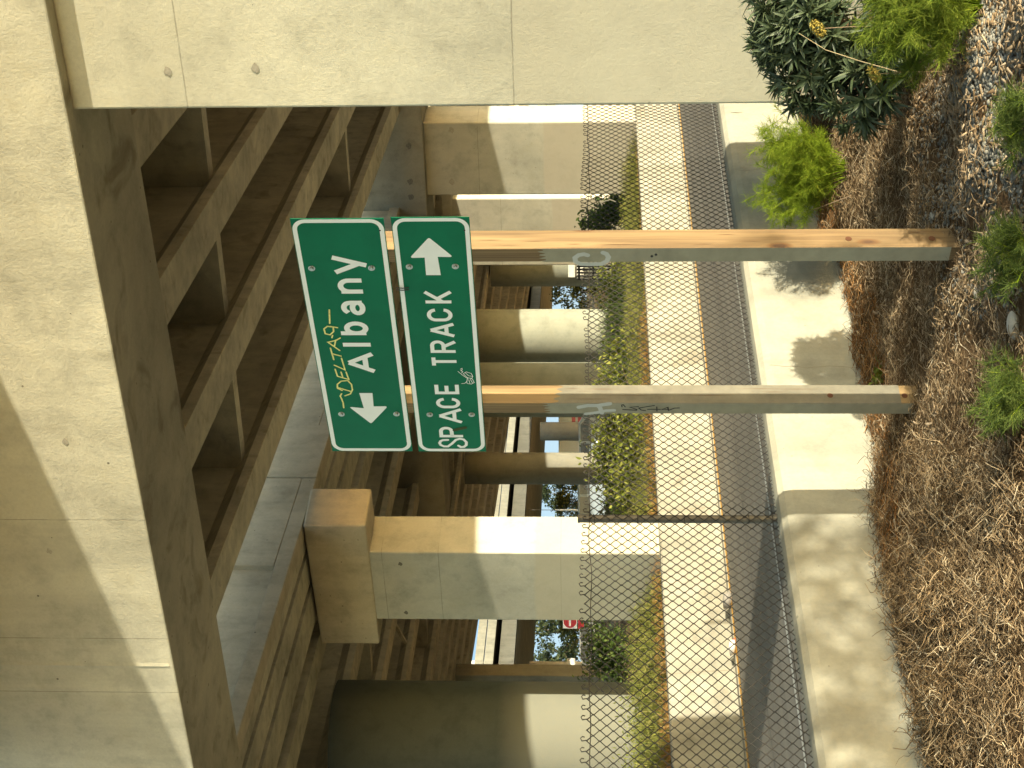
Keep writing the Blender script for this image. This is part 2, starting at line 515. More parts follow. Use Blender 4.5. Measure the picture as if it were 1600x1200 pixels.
for (pa, pb) in zip(far_edges[1:], far_edges[2:]):
    for q in (15.35, 24.5):
        mb = MB()
        xa, xb = -pb+.47/2+.085, -pa+.47/2-.085
        mb.box(xa, xb, q, q+.2, Z1+.19, Z1+1.18)
        mb.build('diaphragm', M['girder'], t, b)
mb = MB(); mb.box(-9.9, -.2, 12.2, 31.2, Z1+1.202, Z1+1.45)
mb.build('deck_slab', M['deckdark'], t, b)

# unseen deck added overhead to cast the diagonal shadow across the cap beam
t, b = thing('shadow_deck', 'unseen concrete deck added above the near cap beam to shade it', 'bridge', (-5, 5, 5.76), ROT_GIRD)
mb = MB()
mb.prism_y([(K*x, K*z) for x, z in [(1.0,7.35),(1.2,7.35),(1.2,8.6),(.95,8.6),(.9,7.7),(-12,7.7),(-12,7.35),(-11.0,7.35),(-10.5,6.915),(-.4,6.915),(0,7.35)]], -16, 11.3)
mb.build('deck_slab', M['girder'], t, b)

# ================================================================== far bent on the right
t, b = thing('bridge_bent', 'far concrete bent with cap beam and twin square columns behind the roadside barrier', 'bridge support', (-13.3, 30, BACK_Z), ROT_BENT)
mb = MB(); mb.box(-23.0, 2, 29.3, 30.7, 3.32, 4.80)
mb.build('cap_beam', M['pier2cap'], t, b, bevel=.02)
mb = MB(); mb.box(-14.15, -12.5, 29.55, 30.45, -1.6, 3.34)
mb.build('column', M['pier2'], t, b, bevel=.03)
A = loc_of(at(800, 310, 40.5), ROT_BENT)
mb = MB(); mb.box(A.x-2.0, A.x, A.y, A.y+1.0, -1.6, 3.5)
t2, b2 = thing('bridge_column', 'square concrete column half in shade directly behind the far bent', 'column', (A.x-1, A.y+.5, BACK_Z), ROT_BENT)
mb.build('shaft', M['pier2'], t2, b2, bevel=.03)
mb = MB(); mb.box(A.x-2.6, A.x+.6, A.y-.1, A.y+1.1, 3.48, 3.77)
mb.build('cap', M['pier2'], t2, b2, bevel=.03)

# ================================================================== left bent (hammerhead) and bridge two
t, b = thing('bridge_bent', 'square concrete column with hammerhead cap left of the sign posts', 'bridge support', (-15.8, 15.9, BACK_Z), ROT_BENTL)
mb = MB(); mb.box(-16.46, -15.1, 15.49, 16.24, -1.6, 3.04)
mb.build('column', M['pier'], t, b, bevel=.02)
mb = MB(); mb.box(-16.95, -14.55, 15.45, 16.22, 3.02, 3.89)
mb.build('cap_beam', M['fascia'], t, b, bevel=.03)

t, b = thing('bridge_deck', 'lower bridge deck with pale grey parapet face above the hammerhead column', 'bridge', (-16, 25, 3.85), ROT_GIRD)
Z2 = 3.93
def box_g(mb, p0, p1, y0, y1, z0, z1): mb.box(-p1, -p0, y0, y1, z0, z1)
for (p0, p1) in ((11.62,11.85), (11.98,12.45), (12.6,13.2), (13.6,14.1), (16,16.5), (18.5,19), (21.1,21.6), (24.4,24.9)):
    mb = MB()
    mb.prism_y(girder_prof(-(p0+p1)/2, p1-p0, Z2, 1.5, min(.09, (p1-p0)*.3), .12), 13.3, 72)
    mb.build('girder', M['girder'], t, b)
for (pa, pb) in ((14.1,16), (16.5,18.5), (19,21.1), (21.6,24.4)):
    for q in (24, 33, 42, 52):
        mb = MB(); box_g(mb, pa-.2, pb+.2, q, q+.2, Z2+.2, Z2+1.48)
        o = mb.build('diaphragm', M['girder'], t, b)
    for q in (28.5, 37.5, 47):
        mb = MB()
        for (za, zb) in ((.15, 1.0), (1.0, .15)):
            mb.tube([(-pa, q, Z2+za), (-pb, q+.02*(za>.5), Z2+zb)], .05, 4, smooth=False)
        mb.build('cross_brace', M['girder'], t, b)
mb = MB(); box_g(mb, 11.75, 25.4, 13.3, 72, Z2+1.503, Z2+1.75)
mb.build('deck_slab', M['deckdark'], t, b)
# parapet in cast lengths, with shallow recessed panels above a plain lower band
cuts = (13.25, 19.3, 20.9, 34, 50, 72)
for k, (ya, yb) in enumerate(zip(cuts, cuts[1:])):
    x1 = -11.33 + (.02 if k == 1 else 0)
    mb = MB()
    if k in (0, 2):
        ra, rb = (13.25, 17.0) if k == 0 else (21.9, 33)
        mb.box(-11.6, x1, ya+.006, yb-.006, Z2-.02, Z2+.19)
        mb.box(-11.6, x1-.075, ya+.006, yb-.006, Z2+.192, Z2+1.75)
        for (y0, y1) in ((ya+.006, ra), (rb, yb-.006)):
            if y1 - y0 > .05: mb.box(-11.52, x1, y0, y1, Z2+.193, Z2+1.74)
        mb.add([(x1-.004,ra,Z2+.1905),(x1-.004,rb,Z2+.1905),(x1-.074,rb,Z2+.215),(x1-.074,ra,Z2+.215)], [(0,1,2,3)])
    else:
        mb.box(-11.6, x1, ya+.006, yb-.006, Z2-.02, Z2+1.75)
    mb.build('parapet', M['fascia'], t, b, bevel=.012)

# flared part of the deck widening away to the left
Ls = [loc_of(at(728, 1068, 3.97*F/185), ROT_GIRD), loc_of(at(826, 450, 3.97*F/87), ROT_GIRD)]
L0 = Ls[0] - (Ls[1]-Ls[0])*.45; L3 = Ls[1] + (Ls[1]-Ls[0])*.25
mb = MB()
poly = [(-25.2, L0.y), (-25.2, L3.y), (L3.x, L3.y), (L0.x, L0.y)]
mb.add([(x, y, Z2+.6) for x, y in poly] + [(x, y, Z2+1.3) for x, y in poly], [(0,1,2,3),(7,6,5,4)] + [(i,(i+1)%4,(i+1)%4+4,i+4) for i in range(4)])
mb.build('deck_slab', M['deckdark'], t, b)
for f in (.12, .32, .52, .72, .9, .995):
    A0 = Vector((-25.2,L0.y,0)).lerp(Vector((L0.x,L0.y,0)), f); A3 = Vector((-25.2,L3.y,0)).lerp(Vector((L3.x,L3.y,0)), f)
    mb = MB(); w_ = .28
    mb.add([(A0.x-w_,A0.y,Z2),(A0.x+w_,A0.y,Z2),(A3.x+w_,A3.y,Z2),(A3.x-w_,A3.y,Z2),(A0.x-w_,A0.y,Z2+.62),(A0.x+w_,A0.y,Z2+.62),(A3.x+w_,A3.y,Z2+.62),(A3.x-w_,A3.y,Z2+.62)],
           [(0,3,2,1),(4,5,6,7),(0,1,5,4),(1,2,6,5),(2,3,7,6),(3,0,4,7)])
    mb.build('girder', M['girder'], t, b)

# ================================================================== round columns
def round_col(x_img, y_img, D, r, ztop, label, base_z=BACK_Z, mat='round', ped=None, group='round bridge columns', n=48):
    P = at(x_img, y_img, D)
    t, b = thing('bridge_column', label, 'column', (P.x, P.y, base_z), ROT_GIRD*0, group)
    mb = MB()
    mb.cyl((P.x,P.y,base_z-.4), (P.x,P.y,ztop), r, n=n)
    mb.build('shaft', M[mat], t, b)
    if ped:
        mb = MB(); mb.box(P.x-ped[0], P.x+ped[0], P.y-ped[0], P.y+ped[0], base_z-.4, ped[1])
        mb.build('pedestal', M[mat], t, b, bevel=.05)
    return P
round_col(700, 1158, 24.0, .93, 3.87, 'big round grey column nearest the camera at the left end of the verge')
round_col(850, 525, 50.0, .875, 3.87, 'round column with a tall sunlit patch seen just right of the left sign post', mat='round2')
round_col(850, 609, 46.0, .82, 3.87, 'dark round column half hidden behind the left sign post', mat='round2')
P_C = round_col(850, 413, 64.0, .92, 3.87, 'round column carrying a small white box left of the right sign post', mat='round2')
round_col(850, 732, 50.0, .52, 3.87, 'slim pale round column with form seams between the hammerhead column and the left sign post', mat='far')
round_col(870, 674, 96.0, .58, 2.75, 'short distant round column on a square pedestal under the far bridge', mat='far', ped=(.72, .15))
P = at(850, 1061.5, 46.0); L = loc_of(P, ROT_BENT)
t, b = thing('bridge_column', 'thin square pale column just right of the big round column', 'column', (L.x, L.y+.2, BACK_Z), ROT_BENT)
mb = MB(); mb.box(L.x-.14, L.x+.14, L.y, L.y+.5, -1.6, 3.87); mb.build('shaft', M['far'], t, b, bevel=.02)
# small white box on the right round column
d = Vector((P_C.x, P_C.y, 0)).normalized()
t, b = thing('utility_box', 'small white two panel box fixed to a round column', 'box', (P_C.x-.42, P_C.y-.98, .3), 0)
mb = MB(); mb.box(P_C.x-.62, P_C.x-.02, P_C.y-1.0, P_C.y-.80, .02, .30); mb.box(P_C.x-.62, P_C.x-.02, P_C.y-1.0, P_C.y-.80, .38, .66)
mb.build('panel', M['white'], t, b, bevel=.02)
mb = MB(); mb.box(P_C.x-.56, P_C.x-.1, P_C.y-.9, P_C.y-.62, .3, .38); mb.build('bracket', M['galvpost'], t, b)

# ================================================================== far bridge crossing behind
Pa, Pb = at(806, 985, 80.0), at(829, 648, 104.0)
dirv = (Vector((Pb.x, Pb.y, 0)) - Vector((Pa.x, Pa.y, 0))).normalized()
ang = math.degrees(math.atan2(-dirv.x, dirv.y))
LA = loc_of(Pa, ang)
zs = Pa.z
t, b = thing('bridge_deck', 'distant concrete bridge with parapet crossing behind the round columns', 'bridge', (LA.x-3, LA.y+20, zs), ang)
ya, yb = LA.y-40, LA.y+120
mb = MB(); mb.box(LA.x-17.5, LA.x-.55, ya, yb, zs, zs+.3); mb.build('soffit', M['girder'], t, b)
mb = MB(); mb.box(LA.x-.5, LA.x, ya, yb, zs-.02, zs+.75); mb.build('edge_girder', M['farshade'], t, b)
mb = MB(); mb.box(LA.x-17, LA.x+.75, ya, yb, zs+1.0, zs+1.15); mb.build('deck_slab', M['far'], t, b)
mb = MB(); mb.box(LA.x+.5, LA.x+.8, ya, yb, zs+.96, zs+1.4); mb.build('parapet', M['far'], t, b)
mb = MB(); mb.box(LA.x+.5, LA.x+.86, ya, yb, zs+1.44, zs+1.86); mb.build('parapet', M['far'], t, b)
# ================================================================== signs and posts
SX, SY = frame(ROT_SIGN)
YS = 5.975
def on_sign(x, y, yy=YS):
    d = ray(x, y); k = yy / d.dot(SY); P = d * k
    return P.dot(SX), P.z

def arc(cx, cy, rx, ry, a0, a1, n=14):
    return [(cx + rx*math.cos(R(a)), cy + ry*math.sin(R(a))) for a in np.linspace(a0, a1, n)]

def ribbon(mb, pts, w, place, lift, closed=False, round_=False):
    """flat stroke of constant width along pts (metres); place maps (s, z, lift) to 3-D"""
    pts = [Vector(p) for p in pts]
    n = len(pts); L = []; Rr = []
    for i, p in enumerate(pts):
        a = pts[i-1] if (i > 0 or closed) else None
        c = pts[(i+1) % n] if (i < n-1 or closed) else None
        d1 = (p-a).normalized() if a is not None else (c-p).normalized()
        d2 = (c-p).normalized() if c is not None else d1
        n1, n2 = Vector((-d1.y, d1.x)), Vector((-d2.y, d2.x))
        m = (n1+n2)
        m = m.normalized() if m.length > 1e-6 else n1
        k = min(1/max(m.dot(n1), .35), 2.2)
        L.append(p + m*(w/2*k)); Rr.append(p - m*(w/2*k))
    vs = [place(q.x, q.y, lift) for q in L] + [place(q.x, q.y, lift) for q in Rr]
    m = n if closed else n-1
    mb.add(vs, [(i, (i+1) % n, (i+1) % n + n, i+n) for i in range(m)])
    if round_:
        for c in (pts[0], pts[-1]):
            mb.add([place(c.x+w/2*math.cos(t), c.y+w/2*math.sin(t), lift+1e-4) for t in np.linspace(0, 2*math.pi, 12, endpoint=False)], [tuple(range(12))])

def glyph(ch):
    """centre-line strokes in a unit box"""
    if ch == 'A': return [[(0,0),(.5,1)], [(.5,1),(1,0)], [(.19,.32),(.81,.32)]]
    if ch == 'T': return [[(0,1),(1,1)], [(.5,1),(.5,0)]]
    if ch == 'E': return [[(1,1),(0,1),(0,0),(1,0)], [(0,.51),(.88,.51)]]
    if ch == 'K': return [[(0,0),(0,1)], [(1,1),(0,.33)], [(.30,.55),(1,0)]]
    if ch == 'C': return [[(1,.70)] + arc(.5,.68,.5,.32,10,180) + arc(.5,.32,.5,.32,180,350) + [(1,.30)]]
    if ch in 'PR':
        s = [[(0,0),(0,1)] + [(.55,1)] + arc(.6,.755,.40,.245,85,-85) + [(.55,.51),(0,.51)]]
        if ch == 'R': s.append([(.50,.51),(1,0)])
        return s
    if ch == 'l': return [[(.5,0),(.5,1)]]
    if ch == 'n': return [[(0,0),(0,1)], [(0,.62)] + arc(.5,.60,.5,.40,165,10) + [(1,.5),(1,0)]]
    if ch == 'a': return [[(.06,.80)] + arc(.52,.68,.46,.32,150,5) + [(1,.6),(1,0)],
                          arc(.5,.27,.5,.27,0,360,22)]
    if ch == 'b': return [[(0,0),(0,1)], arc(.5,.37,.5,.37,0,360,24)]
    if ch == 'y': return [[(1,1),(.46,0)], [(0,.96),(.57,.24)]]
    return []

def sign(label, corners, inset_w, rad):
    """corners: photo pixels of TL, TR, BL, BR; returns thing and the panel extents"""
    tl, tr, bl, br = [on_sign(*c) for c in corners]
    s0, s1 = (tl[0]+bl[0])/2, (tr[0]+br[0])/2
    z1, z0 = (tl[1]+tr[1])/2, (bl[1]+br[1])/2
    t, b = thing('road_sign', label, 'sign', ((s0+s1)/2, YS, z0), ROT_SIGN)
    mb = MB(); mb.box(s0, s1, YS, YS+.003, z0, z1)
    mb.build('panel', M['green'], t, b)
    mb = MB()
    o = .004; pts = []
    for cx, cz, a in ((s1-o-rad, z1-o-rad, 0), (s0+o+rad, z1-o-rad, 90), (s0+o+rad, z0+o+rad, 180), (s1-o-rad, z0+o+rad, 270)):
        pts += [(cx, cz, R(a+k)) for k in np.linspace(0, 90, 9)]
    vs = []
    for r in (rad, rad-inset_w):
        vs += [(cx+r*math.cos(a), YS-.0012, cz+r*math.sin(a)) for cx, cz, a in pts]
    n = len(pts)
    mb.add(vs, [(i, (i+1) % n, (i+1) % n + n, i+n) for i in range(n)])
    mb.build('border', M['signwhite'], t, b)
    return t, b, s0, s1, z0, z1

def place(s, z, lift): return (s, YS-.0012-lift, z)

def poly_px(mb, pix, lift=.0003):
    pts = [on_sign(*p) for p in pix]
    mb.add([place(s, z, lift) for s, z in pts], [tuple(range(len(pts)))])

def smooth_poly(pts, rads, n=5):
    out = []
    m = len(pts)
    for i in range(m):
        p = Vector(pts[i]); r = rads[i]
        if r == 0: out.append(tuple(p)); continue
        a = (Vector(pts[i-1])-p); c = (Vector(pts[(i+1) % m])-p)
        A = p + a.normalized()*min(r, a.length*.45); B = p + c.normalized()*min(r, c.length*.45)
        for k in range(n+1):
            t = k/n
            out.append(tuple(A*(1-t)**2 + p*2*t*(1-t) + B*t*t))
    return out

def letters(t, b, items, zb, zc, stroke, mat='signwhite'):
    k = 0
    for ch, ya, yb, xm, zb_, zc_ in items:
        s0 = on_sign(xm, yb)[0]; s1 = on_sign(xm, ya)[0]
        lo = zb if zb_ is None else zb_; hi = zc if zc_ is None else zc_
        mb = MB(); h = stroke/2
        for st in glyph(ch):
            k += 1
            closed = len(st) > 12 and (Vector(st[0])-Vector(st[-1])).length < 1e-6
            if closed: st = st[:-1]
            zl_ = lo + (h if ch in 'CEab' else 0); zh_ = hi - (h*1.15 if ch == 'A' else h if ch in 'CETPRna' else 0)
            pts = [(s0+h + gx*(s1-s0-stroke), zl_ + gz*(zh_-zl_)) for (gx, gz) in st]
            ribbon(mb, pts, stroke, place, .0003+.00012*(k % 5), closed)
        mb.build('letter', M[mat], t, b)

# --- upper sign
t, b, s0, s1, z0, z1 = sign('larger upper green road sign with a left arrow and yellow marker graffiti',
                            ((524.2,705),(447.5,343),(649.2,705),(594,340)), .024, .07)
UPPER = (s0, s1, z0, z1)
zb = np.mean([on_sign(587, 582)[1], on_sign(565.6, 458)[1], on_sign(579.9, 538)[1]])
zc = np.mean([on_sign(541.5, 567)[1], on_sign(534.8, 538)[1]])
xh = on_sign(527.5, 446)[1]
desc = on_sign(570.5, 402)[1]
letters(t, b, [('A',549.8,582.8,566,zb,zc), ('l',535.2,541.2,558,zb,zc), ('b',502,523.4,555,zb,zc), ('a',469.5,492.2,552,zb,xh),
               ('n',434.8,458.4,547,zb,xh), ('y',398.5,428.5,540,on_sign(572.3,413)[1],on_sign(520,412)[1])], zb, zc, .0305)
mb = MB()
px = [(579.9,661.7),(545.0,635.2),(568.6,637.6),(561.3,613.8),(582.0,613.8),(583.8,634.6),(606.2,634.4)]
pts = [on_sign(*p) for p in px]
pts = smooth_poly(pts, [.014,.022,.0,.0,.0,.0,.022])
mb.add([place(s, z, .0003) for s, z in pts], [tuple(range(len(pts)))])
mb.build('arrow', M['signwhite'], t, b)
# marker graffiti: ~DELTA-9-  (photo pixels traced on the panel)
def Z8(X, Y): return (430 + X/4.5714, 460 + Y/4.5714)
def Zg(X, Y): return (500 + X/6, 470 + Y/6)
gr = [[(223,1000),(218,955),(205,920),(190,890),(203,868)],
      [(165,810),(225,828),(285,845)], [(208,838),(165,818),(163,780),(200,750),(260,745),(295,780),(305,830),(285,870),(235,888)],
      [(245,665),(270,735),(165,705),(142,638)], [(215,718),(198,665)],
      [(135,600),(235,645),(202,535)], [(130,548),(98,440)], [(112,492),(198,515)],
      [(185,462),(75,385),(150,368),(190,345)], [(135,425),(148,365)], [(112,342),(119,320)],
      [(125,242),(70,235),(38,260),(50,305),(95,315),(128,285),(125,242)], [(100,236),(165,248)], [(92,208),(88,80)]]
mb = MB()
for k, st in enumerate(gr):
    ribbon(mb, [on_sign(*Zg(*p)) for p in st], .0085, place, .0010+.00008*k, False, True)
mb.build('graffiti', M['ywmark'], t, b)
for p in ((487,419),(580.5,418.5),(533.5,646.8),(619.5,646.5)):
    s, z = on_sign(*p)
    mb = MB(); mb.cyl((s, YS-.002, z), (s, YS-.012, z), .0125, .010, n=6, smooth=False); mb.cyl((s, YS+.001, z), (s, YS-.0032, z), .019, n=14)
    mb.build('bolt', M['bolt'], t, b)
mb = MB(); s, z = on_sign(593.5, 359.8); mb.cyl((s, YS-.001, z), (s, YS-.0025, z), .005, n=10); mb.build('rivet_hole', M['black'], t, b)

# --- lower sign
t, b, s0, s1, z0, z1 = sign('smaller lower green road sign with a right arrow and a doodle',
                            ((658.3,705),(605.7,341.5),(764,706),(728,337.5)), .023, .07)
LOWER = (s0, s1, z0, z1)
zc = np.mean([on_sign(661, 455)[1], on_sign(675, 564)[1], on_sign(681.2, 613)[1]])
zb = np.mean([on_sign(702, 455)[1], on_sign(713.3, 564)[1], on_sign(719.5, 613)[1]])
letters(t, b, [('K',453.4,473.8,681,None,None), ('C',481.8,501.8,685,None,None), ('A',504,527,689,None,None), ('R',531.5,551,692,None,None),
               ('T',556,573,695,None,None), ('E',598.7,615.6,700,None,None), ('C',621.3,637.5,704,None,None), ('A',637.5,661.5,706,None,None),
               ('P',666.5,683,709,None,None)], zb, zc, .0225)
mb = MB()
def Zs(X, Y): return (670 + X/8, 560 + Y/8)
S = [(238,1016),(180,1018),(150,1030),(135,1055),(150,1080),(190,1097),(240,1098),(290,1062),(340,1015),(385,1002),(435,1010),(470,1045),(468,1080),(440,1103),(400,1105),(372,1088)]
ribbon(mb, [on_sign(*Zs(*p)) for p in S], .017, place, .0006, False, True)
mb.build('letter', M['signwhite'], t, b)
px = [(670.0,370.6),(640.0,402.8),(663.6,402.2),(665.8,429.6),(688.8,429.6),(683.9,401.0),(708.4,401.4)]
pts = smooth_poly([on_sign(*p) for p in px], [.014,.022,.0,.0,.0,.0,.022])
mb = MB(); mb.add([place(s, z, .0003) for s, z in pts], [tuple(range(len(pts)))]); mb.build('arrow', M['signwhite'], t, b)
doodle = [[(365,160),(420,205),(480,245)], [(430,187),(470,166),(530,185),(550,220),(540,245),(490,242),(455,212),(430,187)], [(455,175),(500,215),(548,222)],
          [(490,240),(480,262),(475,290),(480,310),(530,318),(568,298),(545,255),(500,240)], [(500,262),(515,310)], [(520,258),(545,300)], [(412,312),(450,308),(475,285)],
          [(395,132),(415,120),(418,140),(400,150),(425,160),(412,178)]]
mb = MB()
for k, st in enumerate(doodle):
    ribbon(mb, [on_sign(*Zs(*p)) for p in st], .0035, place, .0006+.00008*k, False, True)
mb.build('doodle', M['signwhite'], t, b)
mb = MB()
ribbon(mb, [on_sign(*Z8(*p)) for p in ((1280,968),(1318,958),(1358,950))], .022, place, .0012, False, True)
M['mud'] = plain('brown smear', (.05,.075,.02), .8)
mb.build('smear', M['mud'], t, b)
for p in ((639.5,416.5),(711.5,416),(671.5,647.5),(737,647.5)):
    s, z = on_sign(*p)
    mb = MB(); mb.cyl((s, YS-.002, z), (s, YS-.012, z), .0125, .010, n=6, smooth=False); mb.cyl((s, YS+.001, z), (s, YS-.0032, z), .019, n=14)
    mb.build('bolt', M['bolt'], t, b)
mb = MB(); s, z = on_sign(725.8, 359.5); mb.cyl((s, YS-.001, z), (s, YS-.0025, z), .005, n=10); mb.build('rivet_hole', M['black'], t, b)

# two black plastic ties hanging in the gap between the signs
for dy in (0, 3.2):
    A_, B_ = on_sign(619, 448.5+dy), on_sign(639, 448.5+dy)
    mb = MB(); o_ = Vector((A_[0], YS-.006, A_[1]))
    mb.tube([Vector((A_[0], YS-.004, A_[1]))-o_, Vector(((A_[0]+B_[0])/2, YS-.009, (A_[1]+B_[1])/2))-o_, Vector((B_[0], YS-.004, B_[1]))-o_], .0028, 5)
    ob = mb.build('cable_tie', M['cable']); ob.location = SX*o_.x + SY*o_.y + Vector((0,0,o_.z)); ob.rotation_euler = (0,0,R(ROT_SIGN))
    tag(ob, 'thin black plastic tie hooked over the top edge of the lower sign', 'tie', 'black ties on the lower sign')
# --- posts
YP = YS + .0035
def post(label, arris, wid, dep, base_z, mat, paints, holes):
    xa = on_sign(*arris, yy=YP)[0]
    t, b = thing('sign_post', label, 'post', (xa-wid/2, YP+dep/2, base_z), ROT_SIGN)
    mb = MB(); mb.box(xa-wid, xa, YP, YP+dep, base_z-.4, UPPER[3]-.05)
    mb.build('timber', M[mat], t, b, bevel=.004)
    for side, ztop, zlow, pm in paints:
        mb = MB()
        if side == 'front':
            n = 14
            top = [(xa-wid-.0012+(wid+.0018)*k/n, ztop + .022*math.sin(k*1.9)+.02*(k/n)) for k in range(n+1)]
            vs = [(x, YP-.0012, z) for x, z in top] + [(x, YP-.0012, zlow) for x, z in top]
        else:
            n = 14
            top = [(YP-.0012+(dep+.001)*k/n, ztop + .022*math.sin(k*1.7+2)-.03*(k/n)) for k in range(n+1)]
            vs = [(xa+.0012, y, z) for y, z in top] + [(xa+.0012, y, zlow) for y, z in top]
        m = n+1
        mb.add(vs, [(i, i+m, i+1+m, i+1) for i in range(n)])
        mb.build('paint_patch', M[pm], t, b)
    for (hy, hz, r) in holes:
        mb = MB(); mb.cyl((xa-.02, YP+hy*dep, hz), (xa+.0018, YP+hy*dep, hz), r, n=16)
        mb.build('drill_hole', M['holes'], t, b)
    r_ = np.random.default_rng(int(abs(xa)*100)); mb = MB()
    for k in range(9):
        hy = r_.uniform(.1,.9); hz = r_.uniform(base_z+.1, .5); ln = r_.uniform(.08,.34); x_ = xa + .0016; y_ = YP + hy*dep; w_ = r_.uniform(.0008,.0018)
        mb.add([(x_,y_-w_*.2,hz),(x_,y_+w_,hz+ln*.4),(x_,y_+w_*.3,hz+ln),(x_,y_-w_,hz+ln*.5)], [(0,1,2,3)])
    o_ = mb.build('drying_crack', M['holes'], t, b); o_['kind'] = 'stuff'
    return t, b, xa
GZ = MULCH_Z
zl = at(1428, 575, 8.9).z; zr = at(1486, 388, 8.05).z
t, b, xaL = post('left timber sign post with grey paint on both visible faces and a letter H', (1000,630), .086, .141, zl, 'wood2',
        [('front', at(857,636,8.9).z, at(1427,636,8.9).z, 'greypaint'), ('side', at(868,615,8.95).z, at(1405,615,8.95).z, 'tanpaint')],
        [(.42, at(1296,614,8.95).z, .017), (.42, at(1412,614,8.95).z, .017)])
def on_front(xa):
    def f(x, y):
        d = ray(x, y); k = (YP-.0025)/d.dot(SY); P = d*k
        return P.dot(SX), P.z
    return f
pf = on_front(xaL)
def pplace(s, z, lift): return (s, YP-.0025-lift, z)
def Z7b(X, Y): return (880 + X/5.7143, 550 + Y/5.7143)
mb = MB()
for k, (st, w) in enumerate((([(140,493),(220,478),(310,478),(415,462)], .028), ([(310,478),(330,500),(345,545)], .026), ([(200,552),(300,540),(380,523),(455,520)], .022))):
    ribbon(mb, [pf(*Z7b(*p)) for p in st], w, pplace, .0002*k, False, True)
mb.build('graffiti', M['greyspray'], t, b)
def Zt(X, Y): return (930 + X/8, 600 + Y/8)
mb = MB()
for k, st in enumerate(([(335,285),(332,262),(350,258),(375,285)], [(345,318),(515,328),(520,318),(435,290),(540,282)], [(740,268),(545,300),(575,325),(628,333)],
                        [(655,316),(812,316)], [(770,285),(772,338)], [(915,330),(910,290),(830,318),(905,318)], [(905,300),(925,325),(990,300),(1052,298)])):
    ribbon(mb, [pf(*Zt(*p)) for p in st], .0065, pplace, .0003+.0001*k, False, True)
mb.build('graffiti_tag', M['black'], t, b)

t, b, xaR = post('right timber sign post of orange pine with a letter C on its grey painted face', (1100,387.5), .092, .146, zr, 'wood',
        [('front', at(850,400,8.05).z, at(1484,400,8.05).z, 'greypaint')],
        [(.45, at(1325,371,8.07).z, .017), (.45, at(1455,370,8.07).z, .017)])
pf = on_front(xaR)
def Zc(X, Y): return (740 + X/5.7143, 380 + Y/5.7143)
mb = MB()
ribbon(mb, [pf(*Zc(*p)) for p in ((1018,108),(985,98),(940,105),(905,130),(910,165),(950,185),(1040,188),(1140,186),(1190,160),(1205,125),(1185,95),(1155,84))], .026, pplace, 0, False, True)
mb.build('graffiti', M['greyspray'], t, b)
for p in ((1018.5,400.5),(1025,398)):
    s, z = pf(*p)
    mb = MB(); mb.cyl((s, YP+.01, z), (s, YP-.0028, z), .0075, n=12); mb.build('drill_hole', M['black'], t, b)

# faint scribble on the near column, tag on the far bent's second column
def bent_place(D0):
    Yb = D0
    def f(x, y):
        d = ray(x, y); k = Yb/d.dot(BY); P = d*k
        return P.dot(BX), P.z
    return f
M['scrib'] = plain('faint grey scribble', (.36,.32,.24), .8)
M['scrib2'] = plain('dark grey scribble', (.16,.15,.13), .8)
nb = [o for o in bpy.data.objects if o.get('category') == 'bridge support'][0]
f = bent_place(12.6575)
mb = MB()
for k, st in enumerate(([(868,113),(880,104),(891,112),(894,124),(885,131),(870,130),(863,120),(870,108)], [(880,117),(885,113),(888,119)])):
    ribbon(mb, [f(*p) for p in st], .008, lambda s, z, l: (s, 12.6575-l, z), .0002*k, False, True)
mb.build('graffiti', M['scrib'], nb, (-3.5, 11.1, ROAD_Z))
mb = MB(); ribbon(mb, [f(*p) for p in ((937,148),(935,144),(948,140),(955,143))], .008, lambda s, z, l: (s, YC-.0025-l, z), .0009, False, True)
mb.build('scratch', M['scrib'], nb, (-3.5, 11.1, ROAD_Z))
mb = MB()
for k, st in enumerate(([(1135,129),(1152,138)], [(1137,133),(1148,141)], [(1141,128),(1152,133)], [(1140,137),(1154,136)])):
    ribbon(mb, [f(*p) for p in st], .02, lambda s, z, l: (s, 12.6575-l, z), .0002*k, False, True)
mb.build('graffiti', M['scrib2'], nb, (-3.5, 11.1, ROAD_Z))

# round form-tie patches on the concrete faces
M['tie'] = plain('dark mortar patch', (.17,.155,.12), .9, var=.25, scale=40)
M['tie2'] = plain('grey mortar patch', (.40,.36,.28), .9, var=.2, scale=40)
def tie_marks(parent, deg, yloc, pix, mat, rr):
    X_, Y_ = frame(deg)
    pr = parent.location; off = Vector((pr.dot(X_), pr.dot(Y_), pr.z))
    for k, (px_, py_) in enumerate(pix):
        d = ray(px_, py_); P = d * (yloc/d.dot(Y_)); s, z = P.dot(X_), P.z
        mb = MB(); n_ = 11
        mb.add([(s + rr*(1+.25*math.sin(i*2.3+k))*math.cos(2*math.pi*i/n_), yloc-.002, z + rr*.85*(1+.2*math.cos(i*1.7+k))*math.sin(2*math.pi*i/n_)) for i in range(n_)], [tuple(range(n_))])
        mb.build('form_tie_patch', M[mat], parent, off)
bents = [o for o in bpy.data.objects if o.get('category') == 'bridge support']
tie_marks(bents[0], ROT_BENT, YC-.001, ((262,111),(399,106)), 'tie2', .034)
tie_marks(bents[0], ROT_BENT, YF-.001, ((77,861),(102,690)), 'tie2', .03)
tie_marks(bents[1], ROT_BENT, 29.297, ((564.5,252),(567,285),(639,228),(641,284),(642,308)), 'tie', .07)
tie_marks(bents[1], ROT_BENT, 29.547, ((705,203),(706,284)), 'tie2', .07)
tie_marks(bents[2], ROT_BENTL, 15.487, ((625.4,881),(634.6,957)), 'tie', .036)
